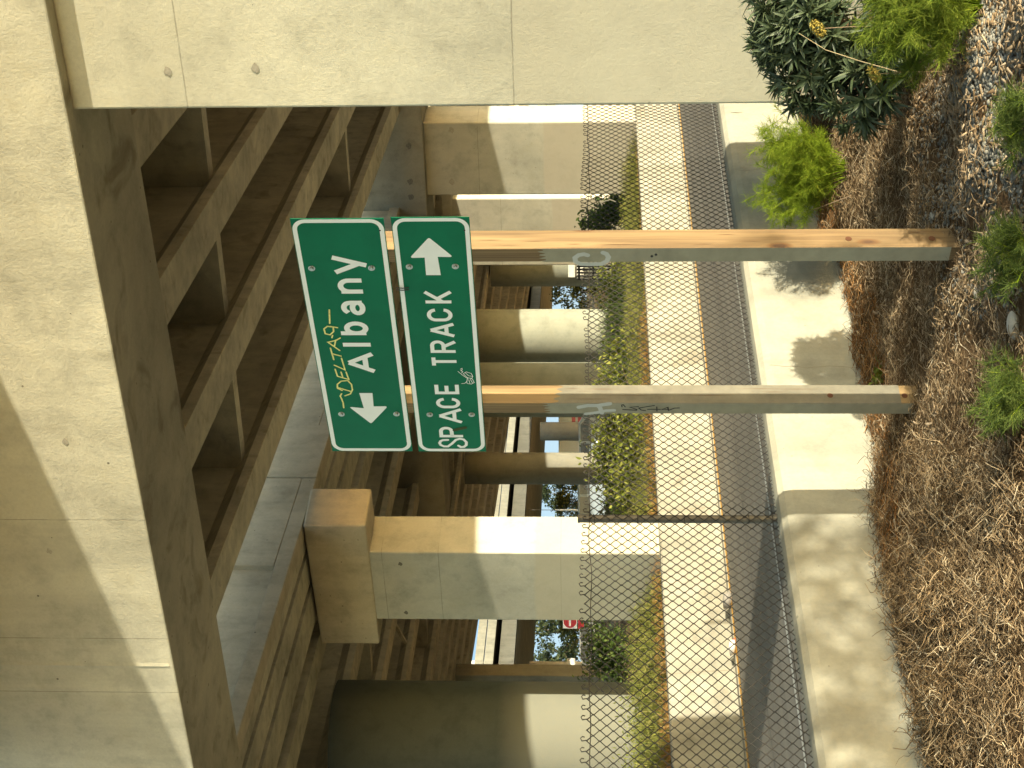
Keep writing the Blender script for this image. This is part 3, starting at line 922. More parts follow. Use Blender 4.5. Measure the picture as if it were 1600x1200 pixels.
# ================================================================== vegetation and litter
def island_mat(name, stops, rough=.85, spec=.15, trans=0.0):
    """each loose strand / stone / leaf takes its own tone"""
    m, nt, b = newmat(name)
    ge = nd(nt, 'ShaderNodeNewGeometry')
    c = ramp(nt, ge.outputs['Random Per Island'], stops)
    c = mix(nt, .35, c, ramp(nt, noise(nt, mapping(nt), 2.3, 4, .6), [(.35, g3(.6)), (.65, g3(1.15))]), 'MULTIPLY')
    link(nt, c, b.inputs['Base Color']); b.inputs['Roughness'].default_value = rough
    b.inputs['Specular IOR Level'].default_value = spec
    if trans:
        tr = nd(nt, 'ShaderNodeBsdfTranslucent'); link(nt, c, tr.inputs['Color'])
        ms = nd(nt, 'ShaderNodeMixShader'); ms.inputs[0].default_value = trans
        link(nt, b.outputs[0], ms.inputs[1]); link(nt, tr.outputs[0], ms.inputs[2])
        out = [x for x in nt.nodes if x.type == 'OUTPUT_MATERIAL'][0]
        link(nt, ms.outputs[0], out.inputs['Surface'])
    return m
M['fibre'] = island_mat('brown palm fibre', [(.0,(.05,.032,.015)),(.35,(.15,.10,.052)),(.65,(.28,.195,.11)),(.88,(.43,.325,.195)),(1,(.56,.47,.33))])
M['rust'] = island_mat('rust brown litter', [(.0,(.14,.06,.02)),(.5,(.30,.14,.045)),(1,(.42,.25,.11))])
M['gravel'] = island_mat('grey gravel', [(.0,(.11,.104,.086)),(.4,(.17,.162,.136)),(.75,(.22,.21,.178)),(1,(.29,.277,.235))])
M['chips'] = island_mat('bark chips', [(.0,(.10,.065,.035)),(.5,(.23,.16,.09)),(1,(.38,.29,.19))])
M['fennel'] = island_mat('bright feathery green', [(.0,(.14,.22,.01)),(.5,(.27,.38,.02)),(1,(.42,.50,.05))], .6, .3, .5)
M['fennel2'] = island_mat('dark feathery green', [(.0,(.07,.12,.02)),(.5,(.13,.19,.035)),(1,(.22,.28,.065))], .6, .3, .4)
M['fennel3'] = island_mat('mid feathery green', [(.0,(.11,.18,.015)),(.5,(.22,.30,.025)),(1,(.36,.42,.06))], .6, .3, .45)
M['echium'] = island_mat('grey green lance leaves', [(.0,(.040,.062,.026)),(.5,(.065,.09,.042)),(1,(.11,.14,.07))], .5, .4, .2)
M['weed'] = island_mat('leafy verge weeds', [(.0,(.10,.13,.02)),(.5,(.20,.23,.035)),(1,(.36,.36,.09))], .6, .25, .4)
M['drygrass'] = island_mat('dry straw stems', [(.0,(.26,.12,.03)),(.5,(.40,.22,.075)),(1,(.50,.36,.15))], .8, .15, .25)
M['grassdark'] = island_mat('dark grass blades', [(.0,(.035,.065,.014)),(.5,(.07,.11,.022)),(1,(.13,.17,.045))], .6, .3, .35)
M['twig'] = plain('grey brown twig', (.17,.12,.075), .9, var=.3)
M['dead'] = plain('dry pale stalk', (.42,.33,.19), .85, var=.2)
M['yflower'] = island_mat('dull yellow seed heads', [(.0,(.22,.16,.03)),(1,(.38,.30,.07))], .8)
M['bark'] = plain('dark bark', (.09,.065,.045), .95, var=.3, bmp=.4)

class Strands:
    """thin three-sided strands collected in numpy"""
    def __init__(s): s.V = []; s.Fq = []; s.n = 0
    def add(s, pts, r, taper=.5):
        P = np.asarray(pts, dtype=float)                      # k points
        k = len(P)
        d = np.gradient(P, axis=0); d /= np.linalg.norm(d, axis=1)[:, None] + 1e-9
        up = np.array([.3, .2, 1.0])
        a = np.cross(d, up); a /= np.linalg.norm(a, axis=1)[:, None] + 1e-9
        b = np.cross(d, a)
        rad = r*np.linspace(1, taper, k)[:, None]
        ring = [P + rad*(a*math.cos(t) + b*math.sin(t)) for t in (0, 2.094, 4.189)]
        V = np.stack(ring, 1).reshape(-1, 3)
        base = s.n
        q = []
        for i in range(k-1):
            for j in range(3):
                q += [base+i*3+j, base+i*3+(j+1) % 3, base+(i+1)*3+(j+1) % 3, base+(i+1)*3+j]
        s.V.append(V); s.Fq += q; s.n += len(V)
    def build(s, name, mat, parent=None, origin=None):
        V = np.concatenate(s.V)
        if origin is not None: V = V - np.array(origin)
        return np_mesh(name, V, s.Fq, 4, mat, parent)

class Leaves:
    """four-sided leaves: a folded lance of two quads"""
    def __init__(s): s.V = []; s.Fq = []; s.n = 0
    def add(s, p, d, nrm, L, W, droop=.3, fold=.25):
        p, d, nrm = map(np.asarray, (p, d, nrm))
        d = d/np.linalg.norm(d); side = np.cross(d, nrm); side = side/(np.linalg.norm(side)+1e-9); n2 = np.cross(side, d)
        m1 = p + d*L*.35 + n2*L*.04; m2 = p + d*L*.7 - n2*L*droop*.25; e = p + d*L - n2*L*droop*.6
        w = W/2
        V = [p, m1+side*w+n2*w*fold, m2+side*w*.75+n2*w*fold, e, m2-side*w*.75+n2*w*fold, m1-side*w+n2*w*fold, m1, m2]
        b = s.n
        s.V.append(np.array(V)); s.n += 8
        s.Fq += [b+6, b+1, b+2, b+7,  b+5, b+6, b+7, b+4]
    def build(s, name, mat, parent=None, origin=None):
        V = np.concatenate(s.V)
        if origin is not None: V = V - np.array(origin)
        tri = []
        q = np.array(s.Fq).reshape(-1, 4)
        tri = [q[:, [0,1,2]], q[:, [0,2,3]]]
        nb = len(V)//8; b = (np.arange(nb)*8)[:, None]
        for t in ((0,1,6),(0,6,5),(7,2,3),(7,3,4)): tri.append(b + np.array(t)[None])
        return np_mesh(name, V, np.concatenate(tri).ravel(), 3, mat, parent)

def ground_at(x, y):
    L = loc_of(Vector((x, y, 0)), ROT_WALL)
    return mulch_h(L.x, L.y)

def pick(u, v0, iters=3):
    """point of the mulch bed seen at photo column v0 / row 1200-u"""
    d = ray(v0, 1200-u); z = MULCH_Z
    for _ in range(iters):
        k = z/d.z; P = d*k; z = ground_at(P.x, P.y)
    return P

# ---------------- palm fibre litter
fib, rust = Strands(), Strands()
def strand(S, x, y, z, L, ang, r, curl, lift):
    k = 6
    pts = []; a = ang; px, py, pz = x, y, z
    el = rng.normal(.05, .28)*lift
    for i in range(k):
        pts.append((px, py, pz))
        px += math.cos(a)*L/(k-1); py += math.sin(a)*L/(k-1); pz += math.sin(el)*L/(k-1)
        a += rng.normal(0, curl); el += rng.normal(-.1, .3)*lift
        pz = max(pz, z-.02)
    S.add(pts, r, .45)
N = 50000
done = 0
while done < N:
    y = 6.3 + (rng.random()**.8)*6.6
    u = rng.uniform(-60, 1260)
    x = (u-600)/F*y
    L = loc_of(Vector((x, y, 0)), ROT_WALL)
    if L.x < -6.34 or L.y > 14.6: continue
    z = mulch_h(L.x, L.y)
    right = min(1, max(0, (u-560)/500)) * min(1, max(0, (9.0-y)/1.6))
    if rng.random() < right*.95: continue
    near_wall = L.x < -5.85
    done += 1
    if near_wall and rng.random() < .45 and u > 330:
        strand(rust, x, y, z+rng.uniform(0,.03), rng.uniform(.05,.16), rng.uniform(0, 6.28), rng.uniform(.0016,.0035), .35, .7)
        continue
    left = u < 520
    strand(fib, x, y, z+abs(rng.normal(0, .035 if left else .018)), rng.uniform(.05,.16 if left else .13),
           (rng.normal(0, .9) if rng.random() < .55 else rng.uniform(0, 6.28)), rng.uniform(.0009, .0029 if left else .0024), .85 if left else .5, 1.5 if left else .9)
for (cu, cv, n_, sp) in ((260,1490,1500,.24),(200,1440,900,.2),(130,1520,1100,.25),(330,1440,700,.2),(60,1470,900,.22)):     # tangled root heaps
    P = pick(cu, cv)
    for _ in range(n_):
        dx, dy = rng.normal(0, sp, 2)
        z = ground_at(P.x+dx, P.y+dy) + max(0, .13*math.exp(-(dx*dx+dy*dy)/(sp*sp*1.6)))*rng.random()
        strand(fib, P.x+dx, P.y+dy, z, rng.uniform(.07,.17), rng.uniform(0, 6.28), rng.uniform(.0013,.0040), 1.0, 1.8)
tag(fib.build('fibre_litter', M['fibre']), kind='stuff')
tag(rust.build('rust_litter', M['rust']), kind='stuff')

# ---------------- gravel and chips at the right
ico_v, ico_f = [], []
t_ = (1+5**.5)/2
ico_v = np.array([(-1,t_,0),(1,t_,0),(-1,-t_,0),(1,-t_,0),(0,-1,t_),(0,1,t_),(0,-1,-t_),(0,1,-t_),(t_,0,-1),(t_,0,1),(-t_,0,-1),(-t_,0,1)])/1.9
ico_f = np.array([(0,11,5),(0,5,1),(0,1,7),(0,7,10),(0,10,11),(1,5,9),(5,11,4),(11,10,2),(10,7,6),(7,1,8),(3,9,4),(3,4,2),(3,2,6),(3,6,8),(3,8,9),(4,9,5),(2,4,11),(6,2,10),(8,6,7),(9,8,1)])
GV, GF, CV, CF = [], [], [], []
k = c = 0
for _ in range(30000):
    u = 1240 - 640*rng.random()**1.25; y = 6.25 + rng.random()**1.3*2.5
    w = min(1, max(0, (u-640)/330))*min(1, max(0, (8.8-y)/1.3))
    if rng.random() > w: continue
    x = (u-600)/F*y; z = ground_at(x, y)
    if rng.random() < .945:
        r = rng.uniform(.006,.016)
        V = ico_v*rng.uniform(.7,1.2,(12,1))*r*np.array([rng.uniform(.8,1.3), rng.uniform(.8,1.3), rng.uniform(.5,.8)]) + np.array([x,y,z+r*.45])
        GV.append(V); GF.append(ico_f+k); k += 12
    else:
        Lc, Wc, Hc = rng.uniform(.03,.10), rng.uniform(.008,.025), rng.uniform(.003,.008)
        a = rng.uniform(0, 6.28); ti = rng.normal(0,.25)
        bx = np.array([(sx*Lc/2, sy*Wc/2*(1-.4*(sx>0)), sz*Hc/2) for sz in (-1,1) for sx,sy in ((-1,-1),(1,-1),(1,1),(-1,1))])
        Rm = np.array([[math.cos(a),-math.sin(a),0],[math.sin(a),math.cos(a),0],[0,0,1]]) @ np.array([[math.cos(ti),0,math.sin(ti)],[0,1,0],[-math.sin(ti),0,math.cos(ti)]])
        CV.append(bx @ Rm.T + np.array([x,y,z+.016])); 
        CF.append(np.array([(0,3,2),(0,2,1),(4,5,6),(4,6,7),(0,1,5),(0,5,4),(1,2,6),(1,6,5),(2,3,7),(2,7,6),(3,0,4),(3,4,7)])+c); c += 8
for _ in range(6500):                                         # bark flakes and leaf scraps through the whole bed
    u = rng.uniform(-40, 1240); y = 6.3 + (rng.random()**.8)*6.0
    x = (u-600)/F*y
    if loc_of(Vector((x, y, 0)), ROT_WALL).x < -6.2: continue
    Lc, Wc, Hc = rng.uniform(.012,.05), rng.uniform(.006,.022), rng.uniform(.002,.005)
    a = rng.uniform(0, 6.28); ti = rng.normal(0,.45)
    bx = np.array([(sx*Lc/2, sy*Wc/2*(1-.5*(sx>0)), sz*Hc/2) for sz in (-1,1) for sx,sy in ((-1,-1),(1,-1),(1,1),(-1,1))])
    Rm = np.array([[math.cos(a),-math.sin(a),0],[math.sin(a),math.cos(a),0],[0,0,1]]) @ np.array([[math.cos(ti),0,math.sin(ti)],[0,1,0],[-math.sin(ti),0,math.cos(ti)]])
    CV.append(bx @ Rm.T + np.array([x,y,ground_at(x,y)+rng.uniform(.008,.045)]))
    CF.append(np.array([(0,3,2),(0,2,1),(4,5,6),(4,6,7),(0,1,5),(0,5,4),(1,2,6),(1,6,5),(2,3,7),(2,7,6),(3,0,4),(3,4,7)])+c); c += 8
tag(np_mesh('gravel', np.concatenate(GV), np.concatenate(GF).ravel(), 3, M['gravel']), kind='stuff')
tag(np_mesh('bark_chips', np.concatenate(CV), np.concatenate(CF).ravel(), 3, M['chips']), kind='stuff')

# ---------------- fennel
def fennel(label, u, v, hgt, wid, stems, mat, seed, plumes=9, threads=34, group='feathery fennel plants', lean=(0,0)):
    r_ = np.random.default_rng(seed)
    P = pick(u, v)
    t, b = thing('fennel_plant', label, 'plant', (P.x, P.y, P.z), 0, group)
    o = (P.x, P.y, P.z)
    St, Fo = Strands(), Strands()
    for i in range(stems):
        a = r_.uniform(0, 6.283); out = wid*.5*r_.random()**.6; h = hgt*r_.uniform(.5, 1.0)*(1-.35*(out/(wid*.5))**2)
        tip = np.array([math.cos(a)*out + lean[0]*h, math.sin(a)*out + lean[1]*h, h])
        base = np.array([math.cos(a)*out*.25*r_.random(), math.sin(a)*out*.25*r_.random(), 0])
        midp = base*.55 + tip*.45 + np.array([-math.cos(a)*out*.12, -math.sin(a)*out*.12, h*.12])
        ts = np.linspace(0, 1, 7)[:, None]
        curve = base*(1-ts)**2 + 2*midp*ts*(1-ts) + tip*ts**2
        St.add(curve + np.array(o), r_.uniform(.0025,.0045), .4)
        for j in range(plumes):
            f = r_.uniform(.3, 1.0)
            p = base*(1-f)**2 + 2*midp*f*(1-f) + tip*f**2
            ba = r_.uniform(0, 6.283); bl = r_.uniform(.07, .17)*(hgt/.7)**.5
            bd = np.array([math.cos(ba)*.8, math.sin(ba)*.8, r_.uniform(.1, 1.0)]); bd /= np.linalg.norm(bd)
            q = p + bd*bl
            St.add(np.array([p, p*.5+q*.5+np.array([0,0,.012]), q]) + np.array(o), .0013, .6)
            for kx in range(threads):
                g = r_.uniform(.2, 1.0)
                s0 = p + (q-p)*g
                d = bd*.7 + r_.normal(0, .6, 3); d /= np.linalg.norm(d)
                L = r_.uniform(.025, .085)
                e = s0 + d*L; mm = s0*.5 + e*.5 + np.array([0,0,-.004]) + r_.normal(0,.004,3)
                Fo.add(np.array([s0, mm, e + np.array([0,0,-.008])]) + np.array(o), r_.uniform(.0008,.0015), .5)
    St.build('stems', M['fennel'], t, o); Fo.build('foliage', mat, t, o)
    return t
fennel('bright yellow green fennel bush against the low wall right of the right sign post', 938, 1330, .74, .86, 56, M['fennel'], 3, 12, 44)
fennel('tall dense green fennel in the right corner in front of the dark shrub', 1192, 1535, .60, .74, 60, M['fennel3'], 5, 13, 44)
fennel('loose green fennel sprig at the near edge below the left sign post', 585, 1615, .26, .36, 16, M['fennel2'], 6, 8, 30)
fennel('low fennel tuft at the near edge between the gravel and the right sign post', 800, 1618, .22, .42, 14, M['fennel2'], 8, 8, 28)
fennel('low sprawling fennel on the gravel at the near right edge', 1010, 1612, .16, .46, 10, M['fennel2'], 9, 8, 28)

# ---------------- dark rosette shrub
P = pick(1122, 1428)
t, b = thing('rosette_shrub', 'dark grey green shrub of pointed leaf rosettes at the foot of the big column', 'shrub', (P.x, P.y, P.z), 0)
r_ = np.random.default_rng(21)
Lv, St = Leaves(), Strands()
o = np.array((P.x, P.y, P.z))
blobs = [((.06,.1,.52),(.33,.32,.27),74), ((.25,.1,.62),(.30,.30,.24),50), ((-.20,.0,.26),(.22,.24,.22),44), ((.05,-.05,.2),(.36,.28,.18),40), ((.10,.1,.66),(.20,.22,.14),24)]
for (cx, cy, cz), (rx, ry, rz), n_ in blobs:
    for i in range(n_):
        d = r_.normal(0, 1, 3); d /= np.linalg.norm(d); d[2] = d[2]*.9 + .15
        rr = r_.uniform(.72, 1.05)
        c = np.array([cx+d[0]*rx*rr, cy+d[1]*ry*rr, max(.04, cz+d[2]*rz*rr)])
        ax = d*.8 + np.array([0,0,.45]) + r_.normal(0,.2,3); ax /= np.linalg.norm(ax)
        t1 = np.cross(ax, (.3,.5,.2)); t1 /= np.linalg.norm(t1); t2 = np.cross(ax, t1)
        St.add(np.array([np.array([cx*.5, cy*.5, max(0,cz-.35)]), (c+np.array([cx,cy,cz]))/2, c]) + o, .006, .6)
        nl = r_.integers(17, 25)
        for kx in range(nl):
            a = kx*2.399963; el = R(12 + 68*(kx/nl)**.8)
            dd = (t1*math.cos(a)+t2*math.sin(a))*math.cos(el) + ax*math.sin(el)
            Ls = r_.uniform(.115,.185)*(1-.3*kx/nl)
            Lv.add(c+o+ax*.01*kx/nl, dd, ax, Ls, Ls*r_.uniform(.14,.18), r_.uniform(.1,.5), .35)
Lv.build('foliage', M['echium'], t, tuple(o)); St.build('branches', M['twig'], t, tuple(o))
# seed heads and long dry stalks leaning out of the planting
def stalk(label, pts, r, mat='dead', cat='stalk'):
    q = [at(*p) for p in pts]
    t = None
    mb = MB(); b = q[0]
    mb.tube([p-b for p in q], r, 5, taper=.45)
    ob = mb.build('dry_stalk', M[mat]); ob.location = b
    tag(ob, label, cat, 'dry stalks in the planting')
    return ob
stalk('pale thin stalk leaning across the front of the dark shrub', ((1402,112,8.25),(1345,96,8.2),(1290,78,8.15),(1248,52,8.1)), .0035)
stalk('bent dry stalk on the mulch below the fennel bush', ((1405,190,9.1),(1390,194,9.1),(1352,198,9.1),(1325,203,9.1)), .004)
stalk('thin dark stalk slanting from the fennel bush towards the right sign post', ((1330,306,10.2),(1300,317,10.2),(1268,329,10.1)), .004, 'twig')
stalk('short hooked root poking up against the low wall at the left', ((1420,972,8.6),(1400,980,8.6),(1393,978,8.6),(1391,973,8.6)), .006, 'twig')
def seed_head(label, x, y, D, L, r):
    P = at(x, y, D)
    t, b = thing('seed_head', label, 'flower', tuple(P), 0)
    r_ = np.random.default_rng(int(x)); Lv = Leaves()
    for i in range(260):
        f = r_.uniform(-1, 1); a = r_.uniform(0, 6.28); rr = r*math.sqrt(max(0,1-f*f))
        p = np.array([f*L*.75 + .0, math.cos(a)*rr, math.sin(a)*rr + f*L*.35])
        Lv.add(p, r_.normal(0,1,3), r_.normal(0,1,3), .016, .008)
    Lv.build('florets', M['yflower'], t)
    mb = MB(); mb.tube([(0,0,-.01),(.02,.05,-.18),(.03,.1,-.38)], .003, 5); mb.build('stem', M['twig'], t)
seed_head('dull yellow seed head in the upper part of the dark shrub', 1278, 45, 8.2, .055, .028)
seed_head('dull yellow seed head low in the dark shrub beside the tall fennel', 1366, 116, 8.1, .05, .024)

# small broadleaf weed by the left post, fallen plate of bark, pale stick pieces
P = pick(618, 1385)
t, b = thing('leafy_weed', 'small broad leaved weed on the mulch just right of the left sign post', 'plant', tuple(P), 0)
r_ = np.random.default_rng(4); Lv = Leaves()
for i in range(26):
    a = r_.uniform(0, 6.28); d = np.array([math.cos(a), math.sin(a), r_.uniform(.2,1.6)])
    Lv.add(np.array([r_.normal(0,.04), r_.normal(0,.04), r_.uniform(0,.06)]), d, (0,0,1), r_.uniform(.05,.09), .035, .4)
Lv.build('foliage', M['weed'], t)
M['stone'] = plain('pale stone', (.40,.37,.31), .9, var=.2, scale=20, bmp=.3)
def stone(label, u, v, r, sc, seed):
    P = pick(u, v); r_ = np.random.default_rng(seed)
    V = ico_v*r*np.array(sc)*r_.uniform(.8,1.15,(12,1))
    ob = np_mesh('stone', V, ico_f.ravel(), 3, M['stone'], smooth=True)
    ob.location = (P.x, P.y, P.z + r*.4)
    md = ob.modifiers.new('round', 'SUBSURF'); md.levels = md.render_levels = 2
    tag(ob, label, 'stone'); return ob
stone('smooth pale stone with a sharp shadow at the near edge below the right sign post', 692, 1592, .062, (1.5,.8,.6), 2)
stone('white patched lump lodged in the fibre against the low wall', 248, 1424, .055, (.8,1,1.1), 3)
stone('small grey stone on the mulch left of the right sign post', 745, 1530, .035, (1.4,1,.6), 4)

# ---------------- verge plants beyond the road
def wall_pt(lx, ly, z): 
    p = WX*lx + WY*ly; return np.array([p.x, p.y, z])
Wd, Dg = Leaves(), Strands()
r_ = np.random.default_rng(31)
def verge_density(ly):
    return .55 + .45*math.sin(ly*.9+1)*math.sin(ly*.37)
for i in range(11000):                                          # leafy weeds
    ly = r_.uniform(6.5, 42)
    lx = -15.75 - abs(r_.normal(0, .95))
    leftness = min(1, max(0, (21-ly)/8))
    if r_.random() > (.35 + .65*leftness)*max(verge_density(ly), .75*leftness)*1.25: continue
    back = min(1, (-15.4-lx)/.8)
    h = (.12 + .52*back*leftness + .22*(1-leftness))*r_.uniform(.4,1.1)
    p = wall_pt(lx, ly, BACK_Z + h*r_.uniform(.25,1))
    for kx in range(8):
        Lv_ = r_.uniform(.03,.075)
        Wd.add(p + r_.normal(0,.07,3), r_.normal(0,1,3)+np.array([0,0,.6]), r_.normal(0,.5,3)+np.array([0,0,1]), Lv_, Lv_*.3, .4)
tag(Wd.build('verge_weeds', M['weed']), kind='stuff')
for i in range(15000):                                          # dry stems
    ly = r_.uniform(6, 44); lx = -15.04 - abs(r_.normal(0, .6))
    p = wall_pt(lx, ly, BACK_Z-.03); h = r_.uniform(.08,.30)*(1.0 if ly < 22 else .6)
    d = np.array([r_.normal(0,.35), r_.normal(0,.35), 1.0])
    Dg.add(np.array([p, p+d*h*.6, p+d*h+np.array([r_.normal(0,.06), r_.normal(0,.06), -.03])]), r_.uniform(.004,.008), .4)
tag(Dg.build('verge_dry_grass', M['drygrass']), kind='stuff')

Gb = Strands()
for i in range(17000):                                         # soft grass standing among the weeds
    ly = r_.uniform(6, 44); lx = -15.25 - abs(r_.normal(0, 1.0))
    leftness = min(1, max(0, (21-ly)/8)); back = min(1, (-15.0-lx)/.9)
    p = wall_pt(lx, ly, BACK_Z-.02); h = (.15+.5*back*leftness+.32*(1-leftness)*back)*r_.uniform(.5,1.1)
    o_ = np.array([r_.normal(0,.16), r_.normal(0,.16), 0])
    Gb.add(np.array([p, p+o_*.4+np.array([0,0,h*.7]), p+o_*1.2+np.array([0,0,h*r_.uniform(.75,1)])]), r_.uniform(.005,.009), .3)
M['softgrass'] = island_mat('yellow green grass', [(.0,(.12,.15,.03)),(.5,(.25,.26,.06)),(1,(.42,.38,.13))], .7, .2, .35)
tag(Gb.build('verge_grass', M['softgrass']), kind='stuff')

def bush(name, label, x_img, y_img, D, size, n, mat, leaf, seed, group=None, base=BACK_Z, blades=False):
    P = at(x_img, y_img, D); r_ = np.random.default_rng(seed)
    t, b = thing(name, label, 'bush' if not blades else 'grass tuft', (P.x, P.y, base), 0, group)
    sx, sy, sz = size
    if blades:
        S = Strands()
        for i in range(n):
            a = r_.uniform(0, 6.28); q = np.array([r_.normal(0, sx*.3), r_.normal(0, sy*.3), 0])
            out = np.array([math.cos(a)*sx*.5*r_.random(), math.sin(a)*sy*.5*r_.random(), 0]); h = sz*r_.uniform(.5,1)
            S.add(np.array([q, q+out*.35+np.array([0,0,h*.7]), q+out+np.array([0,0,h*r_.uniform(.75,1)])]), leaf, .3)
        S.build('blades', mat, t); return t
    Lv, S = Leaves(), Strands()
    cl = [np.array([r_.normal(0,sx*.28), r_.normal(0,sy*.28), sz*r_.uniform(.25,.9)]) for _ in range(14)]
    for c in cl: S.add(np.array([np.zeros(3), c*.5+np.array([0,0,.05]), c]), sz*.012, .4)
    for i in range(n):
        c = cl[r_.integers(len(cl))]; p = c + r_.normal(0, 1, 3)*np.array([sx*.13, sy*.13, sz*.12])
        p[2] = max(p[2], .02)
        L = leaf*r_.uniform(.7,1.3)
        Lv.add(p, r_.normal(0,1,3), r_.normal(0,.6,3)+np.array([0,0,1]), L, L*.5, .3)
    Lv.build('foliage', mat, t); S.build('branches', M['twig'], t)
    return t
bush('grass_tuft', 'dark green grass tuft in front of the sunlit round column', 985, 522, 33, (1.3,1.3,.95), 900, M['grassdark'], .008, 1, 'grass tufts on the verge', blades=True)
bush('grass_tuft', 'dark green grass tuft just right of the left sign post', 985, 588, 31, (1.0,1.0,.75), 600, M['grassdark'], .007, 2, 'grass tufts on the verge', blades=True)
bush('verge_bush', 'olive bush between the left sign post and the slim pale column', 985, 668, 27.5, (1.5,1.3,1.0), 2600, M['weed'], .10, 3, 'bushes on the verge')
bush('verge_bush', 'low green bush in front of the slim pale column', 985, 735, 25.0, (1.5,1.2,.62), 1900, M['weed'], .09, 4, 'bushes on the verge')
bush('verge_bush', 'creeping green bush at the foot of the far bent half behind the fence', 1000, 325, 34, (.9,1.2,1.25), 1900, M['grassdark'], .10, 5, 'bushes on the verge')
bush('verge_bush', 'scrubby bush right of the dark railing under the bridge', 1000, 455, 36, (1.8,1.4,.8), 1700, M['weed'], .10, 6, 'bushes on the verge')
bush('verge_bush', 'dark round bush beyond the weeds right of the thin square column', 950, 1010, 34, (1.7,1.7,1.15), 2600, M['grassdark'], .11, 7, 'bushes on the verge')
bush('verge_bush', 'dark leafy bush in front of the parked car', 960, 772, 40, (1.6,1.6,.7), 1500, M['grassdark'], .10, 8, 'bushes on the verge')

# ================================================================== far background things
def tree(label, x_img, y_img, D, h, w, n, mat, seed, leaf=.28, base_z=-1.3, group='trees beyond the bridges', clumps=26, zlo=.3, spread=1.0):
    P = at(x_img, y_img, D); r_ = np.random.default_rng(seed)
    t, b = thing('tree', label, 'tree', (P.x, P.y, base_z), 0, group)
    mb = MB(); mb.tube([(0,0,-.3),(.05*w,0,h*.25),(-.03*w,.02*w,h*.5),(.02*w,0,h*.75)], h*.028, 7, taper=.35)
    cl = []
    for i in range(clumps):
        a = r_.uniform(0, 6.28); zz = r_.uniform(zlo, 1.0); prof = math.sin(min(1,(zz-zlo)/(1-zlo)*.85+.15)*math.pi)**.6
        rr = w*.5*prof*r_.uniform(.35,1)
        c = np.array([math.cos(a)*rr, math.sin(a)*rr, zz*h]); cl.append(c)
        mb.tube([(0,0,max(.2,zz-.3)*h*.85), tuple(c*.55+np.array([0,0,h*.02])), tuple(c)], h*.008, 4, taper=.4)
    mb.build('trunk', M['bark'], t)
    Lv = Leaves()
    for i in range(n):
        c = cl[r_.integers(clumps)]; p = c + r_.normal(0,1,3)*np.array([w*.085, w*.085, h*.045])*spread
        L = leaf*r_.uniform(.6,1.4)
        Lv.add(p, r_.normal(0,1,3), r_.normal(0,.7,3)+np.array([0,0,1]), L, L*.55, .3)
    Lv.build('crown', mat, t)
    return t
M['treedark'] = island_mat('dark evergreen leaves', [(.0,(.022,.035,.014)),(.5,(.045,.062,.024)),(1,(.085,.10,.038))], .6, .3, .25)
M['treeolive'] = island_mat('olive leaves', [(.0,(.06,.072,.018)),(.5,(.11,.12,.03)),(1,(.19,.19,.05))], .6, .3, .3)
tree('dark open evergreen tree left of the hammerhead column beyond the far bridge', 880, 985, 150, 7.6, 6.5, 3400, M['treedark'], 1, .34, spread=.85)
tree('dark evergreen tree at the left edge of the gap beside the thin square column', 880, 1040, 165, 8.0, 6.0, 2600, M['treedark'], 2, .36, spread=.85)
tree('olive rounded tree behind the red and white sign', 900, 975, 110, 3.1, 3.6, 2200, M['treeolive'], 3, .22, zlo=.12)
tree('dark bushy tree just right of the hammerhead column', 890, 762, 150, 5.4, 5.0, 3000, M['treedark'], 4, .3, zlo=.15)
tree('olive hedge like tree behind the light pole', 905, 785, 120, 3.3, 4.4, 2400, M['treeolive'], 5, .22, zlo=.08)
tree('olive tree seen in the gap left of the white box column', 895, 458, 120, 3.6, 4.2, 2400, M['treeolive'], 6, .24, zlo=.1)

# small leafy tree beside the viewer: throws the dappled shade on the low wall
M['shade'] = leafmat('broad green leaves', (.05,.08,.02), (.10,.14,.035))
def near_tree(label, x, y, crown, n, seed, leaf=.11):
    r_ = np.random.default_rng(seed)
    t, b = thing('leafy_tree', label, 'tree', (x, y, MULCH_Z), 0, 'leafy trees beside the viewer')
    mb = MB(); mb.tube([(0,0,-.2),(.03,.02,1.0),(-.03,.04,2.0),(.0,.0,2.9)], .06, 8, taper=.4)
    cl = []
    for (cx, cy, cz, rr) in crown:
        cl.append((np.array([cx,cy,cz]), rr)); mb.tube([(0,0,max(.3,cz-.8)), (cx*.6,cy*.6,cz-.2), (cx,cy,cz)], .022, 5, taper=.4)
    mb.build('trunk', M['bark'], t)
    Lv = Leaves(); wts = np.array([rr**2 for _, rr in cl]); wts /= wts.sum()
    for i in range(n):
        c, rr = cl[r_.choice(len(cl), p=wts)]
        d = r_.normal(0,1,3); p = c + d/np.linalg.norm(d)*rr*r_.uniform(.3,1)**.5
        L = leaf*r_.uniform(.7,1.3)
        Lv.add(p, r_.normal(0,1,3), r_.normal(0,.6,3)+np.array([0,0,1]), L, L*.5, .3)
    Lv.build('crown', M['shade'], t)
SUN_AZ, SUN_EL = (math.cos(R(-43.3)), math.sin(R(-43.3))), 11.0
sv2 = Vector((SUN_AZ[0], SUN_AZ[1], 0)); pv = Vector((-SUN_AZ[1], SUN_AZ[0], 0))
base = pv*5.18 + sv2*5.5
blobs_ = []
r0 = np.random.default_rng(9)
